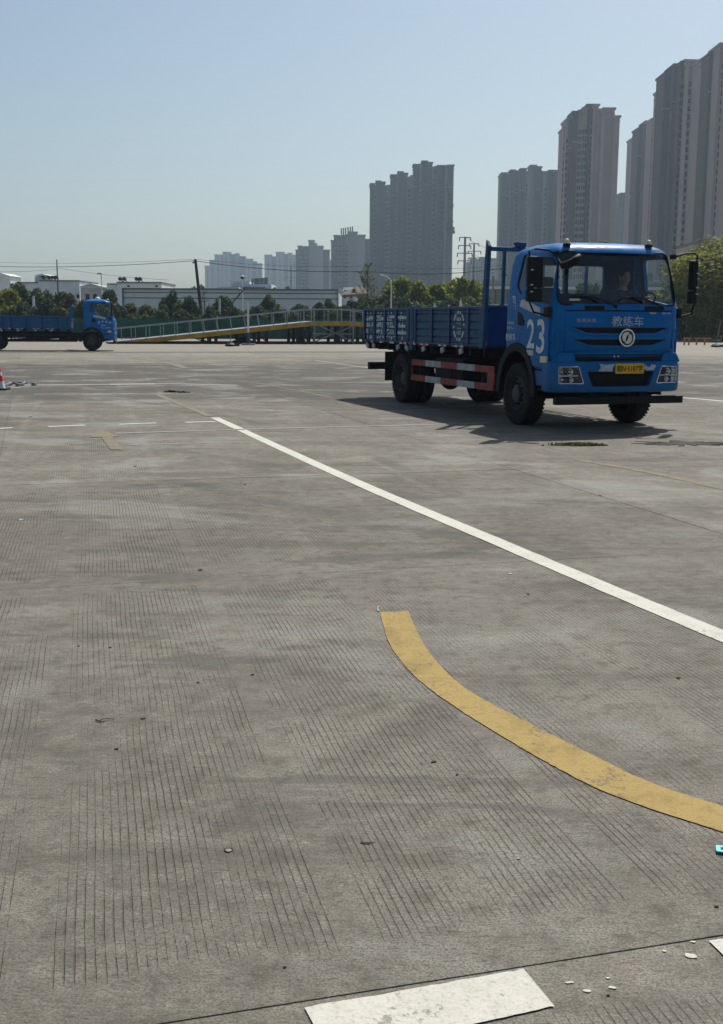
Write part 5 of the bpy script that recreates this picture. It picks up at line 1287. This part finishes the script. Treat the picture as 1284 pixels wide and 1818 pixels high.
# ------------------------------------------------------------------ apartment towers
def tower(label, bays, d0, d1, mats, name='apartment_tower', thick=13, extra=None, storey=3.0):
    """bays: (u0, u1, top row, setback, window columns, material index); facade runs from distance d0 to d1; tops from the image, storeys real"""
    U0, U1 = bays[0][0], bays[-1][1]; ref = at((U0 + U1) / 2, 560, (d0 + d1) / 2)
    o = empty(name, (ref.x, ref.y, 0)); tag(o, label, 'apartment tower', 'apartment towers'); win = MB(); led = MB()
    for i, (u0, u1, vt, sb, wc, mi) in enumerate(bays):
        d = d0 + (d1 - d0) * ((u0 + u1) / 2 - U0) / (U1 - U0) + sb
        a, b = at(u0, vt, d), at(u1, vt, d); z = (a.z + b.z) / 2; w = b.x - a.x; cx = (a.x + b.x) / 2
        mb = MB(); mb.box((cx, d + thick / 2, z / 2), (w, thick, z)); 
        mb.box((cx, d + thick / 2 - .3, z - .45), (w + .9, thick + 1.4, .8)); mb.box((cx, d + thick / 2 - .2, z - 2.6), (w + .3, thick + .6, .3))
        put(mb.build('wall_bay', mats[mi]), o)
        led.box((cx, d - .1, z * .86), (w + .1, .35, .4))
        if wc:
            n = int((z - 9) / storey)
            for k in range(n):
                zc = 4 + k * storey
                for j in range(wc):
                    x = a.x + w * (j + .5) / wc; ww = min(1.9, w / wc * .7); win.box((x, d - .02, zc), (ww, .14, 1.9))
                    led.box((x, d - .1, zc - .95), (ww + .3, .25, .14))
    if win.v: put(win.build('window', MAT['pane'], kind='stuff'), o)
    if led.v: put(led.build('ledge', mats[-1], kind='stuff'), o)
    if extra: extra(o)
    return o
tan, tl, bg_, gr, gl_ = (MAT[k] for k in ('tan', 'tanlight', 'beige', 'greyrender', 'greylight')); mid = MAT['sunlitrender']
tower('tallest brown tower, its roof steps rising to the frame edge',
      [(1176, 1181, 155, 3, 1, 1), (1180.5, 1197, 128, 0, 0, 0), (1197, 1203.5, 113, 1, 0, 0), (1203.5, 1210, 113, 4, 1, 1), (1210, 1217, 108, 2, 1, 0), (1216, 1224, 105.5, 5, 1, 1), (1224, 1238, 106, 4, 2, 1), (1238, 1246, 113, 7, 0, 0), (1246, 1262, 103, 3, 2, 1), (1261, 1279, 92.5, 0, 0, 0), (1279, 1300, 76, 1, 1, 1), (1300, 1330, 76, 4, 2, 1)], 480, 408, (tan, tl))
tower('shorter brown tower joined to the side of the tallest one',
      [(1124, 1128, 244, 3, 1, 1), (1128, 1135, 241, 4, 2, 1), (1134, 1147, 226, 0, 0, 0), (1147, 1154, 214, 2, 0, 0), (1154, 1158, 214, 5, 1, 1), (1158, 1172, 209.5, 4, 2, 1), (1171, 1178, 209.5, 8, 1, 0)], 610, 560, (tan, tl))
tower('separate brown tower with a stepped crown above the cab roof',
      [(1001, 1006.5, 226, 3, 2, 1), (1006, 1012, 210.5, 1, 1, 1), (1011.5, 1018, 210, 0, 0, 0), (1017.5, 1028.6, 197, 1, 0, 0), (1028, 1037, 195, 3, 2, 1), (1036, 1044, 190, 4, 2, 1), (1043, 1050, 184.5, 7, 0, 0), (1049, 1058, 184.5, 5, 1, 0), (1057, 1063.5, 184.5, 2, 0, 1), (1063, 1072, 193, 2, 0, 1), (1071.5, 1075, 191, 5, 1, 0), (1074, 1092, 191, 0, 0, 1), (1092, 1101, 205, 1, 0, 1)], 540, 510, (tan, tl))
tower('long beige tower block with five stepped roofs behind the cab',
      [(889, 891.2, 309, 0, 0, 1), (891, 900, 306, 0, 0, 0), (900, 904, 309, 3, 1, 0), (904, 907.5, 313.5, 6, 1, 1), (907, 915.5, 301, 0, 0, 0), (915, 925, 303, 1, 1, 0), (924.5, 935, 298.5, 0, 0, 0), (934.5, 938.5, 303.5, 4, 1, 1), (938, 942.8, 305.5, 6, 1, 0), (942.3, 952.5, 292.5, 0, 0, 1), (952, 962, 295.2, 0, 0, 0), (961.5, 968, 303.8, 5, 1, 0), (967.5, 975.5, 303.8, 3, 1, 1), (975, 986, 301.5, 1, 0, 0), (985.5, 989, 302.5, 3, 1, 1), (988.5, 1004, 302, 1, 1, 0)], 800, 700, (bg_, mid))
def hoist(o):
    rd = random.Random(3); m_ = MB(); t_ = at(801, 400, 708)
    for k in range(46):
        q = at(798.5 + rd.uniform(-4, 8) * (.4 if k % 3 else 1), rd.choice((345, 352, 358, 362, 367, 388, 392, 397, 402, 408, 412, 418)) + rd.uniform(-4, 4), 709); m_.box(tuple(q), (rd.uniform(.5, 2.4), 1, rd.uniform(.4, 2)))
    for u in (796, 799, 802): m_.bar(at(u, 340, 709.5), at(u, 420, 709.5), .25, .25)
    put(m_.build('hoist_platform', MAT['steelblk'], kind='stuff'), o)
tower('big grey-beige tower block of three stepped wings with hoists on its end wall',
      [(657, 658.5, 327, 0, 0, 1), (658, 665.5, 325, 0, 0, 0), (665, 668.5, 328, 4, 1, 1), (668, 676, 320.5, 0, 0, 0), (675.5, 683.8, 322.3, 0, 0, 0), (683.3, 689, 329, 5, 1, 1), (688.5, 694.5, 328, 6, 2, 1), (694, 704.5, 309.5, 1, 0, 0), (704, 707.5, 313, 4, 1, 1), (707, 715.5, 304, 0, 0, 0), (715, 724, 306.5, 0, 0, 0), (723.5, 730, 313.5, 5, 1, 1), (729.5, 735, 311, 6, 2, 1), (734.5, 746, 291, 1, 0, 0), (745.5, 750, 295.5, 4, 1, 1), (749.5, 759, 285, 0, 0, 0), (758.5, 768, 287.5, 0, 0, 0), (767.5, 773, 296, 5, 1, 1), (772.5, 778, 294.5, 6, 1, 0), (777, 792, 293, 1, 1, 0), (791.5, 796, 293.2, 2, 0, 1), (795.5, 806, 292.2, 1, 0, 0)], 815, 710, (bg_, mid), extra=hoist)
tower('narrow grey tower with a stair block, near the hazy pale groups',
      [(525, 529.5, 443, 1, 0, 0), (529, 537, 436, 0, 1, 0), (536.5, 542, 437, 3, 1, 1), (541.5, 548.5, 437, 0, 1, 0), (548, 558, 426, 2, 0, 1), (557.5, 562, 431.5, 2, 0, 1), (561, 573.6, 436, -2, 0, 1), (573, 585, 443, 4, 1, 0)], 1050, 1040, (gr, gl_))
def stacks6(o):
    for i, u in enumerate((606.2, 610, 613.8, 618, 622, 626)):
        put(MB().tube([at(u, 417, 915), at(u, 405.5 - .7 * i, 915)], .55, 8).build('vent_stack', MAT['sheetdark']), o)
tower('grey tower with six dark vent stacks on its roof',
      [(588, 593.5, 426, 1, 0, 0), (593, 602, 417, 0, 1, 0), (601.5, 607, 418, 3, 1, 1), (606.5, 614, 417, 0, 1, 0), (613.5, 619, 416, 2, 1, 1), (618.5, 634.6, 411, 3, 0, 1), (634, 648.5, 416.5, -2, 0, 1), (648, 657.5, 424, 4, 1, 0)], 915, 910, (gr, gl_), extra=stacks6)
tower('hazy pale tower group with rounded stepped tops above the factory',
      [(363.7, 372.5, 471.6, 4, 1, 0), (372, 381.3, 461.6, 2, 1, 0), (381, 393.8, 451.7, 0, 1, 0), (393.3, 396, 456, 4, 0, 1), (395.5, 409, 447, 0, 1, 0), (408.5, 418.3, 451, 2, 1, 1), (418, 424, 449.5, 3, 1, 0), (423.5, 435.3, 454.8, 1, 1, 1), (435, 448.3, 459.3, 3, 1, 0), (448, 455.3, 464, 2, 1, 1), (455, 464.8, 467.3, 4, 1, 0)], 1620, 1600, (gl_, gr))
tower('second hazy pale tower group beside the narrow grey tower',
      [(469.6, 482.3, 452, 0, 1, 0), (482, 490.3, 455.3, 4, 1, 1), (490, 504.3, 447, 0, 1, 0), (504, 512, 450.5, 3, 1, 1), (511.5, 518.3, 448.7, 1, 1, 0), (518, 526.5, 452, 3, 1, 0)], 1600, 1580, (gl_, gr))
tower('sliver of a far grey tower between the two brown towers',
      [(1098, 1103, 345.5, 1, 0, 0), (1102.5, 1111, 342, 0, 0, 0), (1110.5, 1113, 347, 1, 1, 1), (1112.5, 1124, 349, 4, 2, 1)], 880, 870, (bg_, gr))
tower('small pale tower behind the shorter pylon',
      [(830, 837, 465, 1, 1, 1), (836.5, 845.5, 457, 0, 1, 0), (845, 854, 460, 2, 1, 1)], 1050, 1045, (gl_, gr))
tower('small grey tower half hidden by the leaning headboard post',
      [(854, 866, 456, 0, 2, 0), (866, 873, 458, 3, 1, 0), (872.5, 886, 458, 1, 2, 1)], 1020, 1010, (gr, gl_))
tower('sliver of a hazy tower between the narrow grey tower and the one with vent stacks', [(584.5, 589.5, 461, 0, 1, 0)], 1400, 1400, (gl_, gr))
lr = empty('low_block', (80, 300, 0)); tag(lr, 'low tan block with a flat hipped roof peeping over the very large tree', 'building')
bp(lr, 'wall', 'tanlight', 1238, 1320, 434, 300, 20); bp(lr, 'coping', 'tan', 1241, 1325, 427.5, 299, 22, vb=434)

# ------------------------------------------------------------------ small things on the concrete
def weeds(u, v, wpx, label, seed, n, hgt):
    c = gp(u, v); L = wpx / F_PX * c.y; rd = random.Random(seed); mb = MB()
    for k in range(n):
        x = rd.gauss(0, .24) * L; y = rd.gauss(0, .05) * L * .8; h = hgt * rd.uniform(.35, 1.2); a = rd.uniform(0, 6.28); w = .012 + rd.random() * .014
        t_ = Vector((math.cos(a), math.sin(a), 0)); b = Vector((x, y, 0)); ln = Vector((rd.gauss(0, .5), rd.gauss(0, .5), 1)).normalized() * h
        mb.add([b - t_ * w, b + t_ * w, b + ln * .6 + t_ * w * 1.5, b + ln, b + ln * .6 - t_ * w * 1.5], [(0, 1, 2, 3, 4)])
    tag(mb.build('weed_patch', MAT['weed'], loc=(c.x, c.y, 0), fix=False), label, 'weeds')
weeds(1028, 791, 74, 'flat tuft of green weeds on the concrete in front of truck 23', 3, 520, .045)
weeds(304, 696.5, 22, 'small weed tuft growing from a crack near the faded yellow line', 4, 90, .05)
weeds(325, 697, 22, 'thinner flat weed tuft right beside another one near the faded yellow line', 5, 70, .035)
def blob(name, u, v, wpx, dpx, mat, label, cat, seed, z=.006, group=None, thick=.008, n=18, rough=.3):
    c = gp(u, v); rd = random.Random(seed); a = wpx / F_PX * c.y / 2; b = (gp(u, v - dpx / 2) - gp(u, v + dpx / 2)).length / 2; P_ = []
    for k in range(n):
        t_ = 2 * math.pi * k / n; r = 1 + rd.uniform(-rough, rough); P_.append((a * r * math.cos(t_), b * r * math.sin(t_)))
    return tag(MB().prism(P_, 0, thick, 'Z').build(name, MAT[mat], loc=(c.x, c.y, .0005)), label, cat, group)
blob('tar_patch', 1212, 787, 118, 6, 'tar', 'broken black tar patch in the concrete near the front of truck 23', 'tar patch', 2, n=60, rough=.7, thick=.006)
ly = [(448, 1198, 9), (207, 1330, 12), (254, 1276, 10), (352, 1212, 8), (140, 1147, 7), (196, 1150, 7), (505, 1718, 9), (1080, 1768, 11), (938, 1055, 9), (1205, 1204, 12), (1066, 880, 8), (240, 828, 8), (355, 1012, 14), (812, 1376, 8), (435, 860, 7), (1128, 773, 8), (70, 690, 7), (54, 740, 6), (598, 717, 6), (770, 1353, 14), (1272, 1610, 10)]
for k, (u, v, w) in enumerate(ly):
    o = blob('dry_leaf', u, v, w * .7, w * .2, 'leaf_dry', 'small dark dry leaf lying flat on the grey concrete', 'leaf', k, group='dry leaves scattered on the concrete', n=8, thick=.0025, rough=.45)
c = gp(182, 1281); tw_ = MB(); tw_.tube([(-.03, .012, .004), (-.012, -.008, .005), (.0, -.016, .004), (.012, -.01, .004)], .0028, 6, .0015); tw_.tube([(-.012, -.008, .005), (-.004, .014, .006), (.02, .022, .005), (.045, .02, .004)], .0022, 6, .0012)
tag(tw_.build('twig', MAT['leaf_dry'], loc=tuple(c), smooth=60), 'dark curled twig on the concrete near the corner of the grooved band', 'twig')
c = gp(672, 1082); dr = MB(); dr.prism([(-.008, -.05), (.004, -.055), (.006, -.02), (-.002, .02), (.008, .055), (.004, .07), (-.006, .06), (-.008, .0)], 0, .0035, 'Z')
tag(dr.build('paint_dribble', MAT['mthin'], loc=(c.x, c.y, 0)), 'crooked dribble of white paint at the tip of the yellow curve', 'paint dribble')
blob('spall_hole', 405, 1509, 16, 7, 'leaf_dry', 'shallow dark chip hole in the concrete holding a pale pebble', 'chip hole', 6, n=12, thick=.001)
c = gp(406, 1511); pb = MB(); pb.lathe([(0, 0), (.008, .001), (.01, .0025), (.006, .004), (0, .0045)], 9); tag(pb.build('pebble', MAT['stone'], loc=(c.x, c.y, .001), smooth=60), 'pale pebble sitting in the chip hole', 'pebble')
blob('spall_hole', 651, 1497, 22, 4.5, 'leaf_dry', 'oval dark scuffed hole in the concrete below the yellow curve', 'chip hole', 8, n=16, rough=.6, thick=.001)
for k, (u, v, w, h) in enumerate(((1225, 1697, 26, 14), (1043, 1760, 26, 7), (1088, 1754, 18, 7), (1012, 1745, 18, 5), (1080, 1737, 9, 4), (1180, 1689, 9, 4), (1231, 1673, 12, 4))):
    blob('paint_flake', u, v, w * .9, h * .62, 'mwhite', 'flake of white paint left on the concrete between the white dashes', 'paint flake', 30 + k, group='white paint flakes', n=9, rough=.35, thick=.0015)
for k, (u, v, lb) in enumerate(((921, 1524.5, 'tiny white scrap of paper between the two white dashes and the yellow curve'), (788, 716, 'white scrap of litter far off near the shadow of truck 23'), (37, 923, 'tiny white scrap near the frame edge beyond the grooved concrete'), (906, 1019, 'white scrap beside the long white line'))):
    blob('paper_scrap', u, v, 8 if k != 1 else 6, 3.5 if k != 1 else 2.5, 'mthin', lb, 'litter', 60 + k, n=5, rough=.3, thick=.002)
c = gp(1284, 1512); kc = empty('cyan_card', (c.x, c.y, .006), rz=-.25); tag(kc, 'small cyan plastic card with a dark square hole at the frame edge', 'card')
MB().prism(rounded([(-.022, -.022), (.022, -.022), (.022, .022), (-.022, .022)], .006), 0, .004, 'Z').build('card', MAT['cyan'], kc)
MB().prism([(-.008, -.008), (.008, -.008), (.008, .008), (-.008, .008)], .004, .0055, 'Z').build('mark', MAT['ink'], kc)
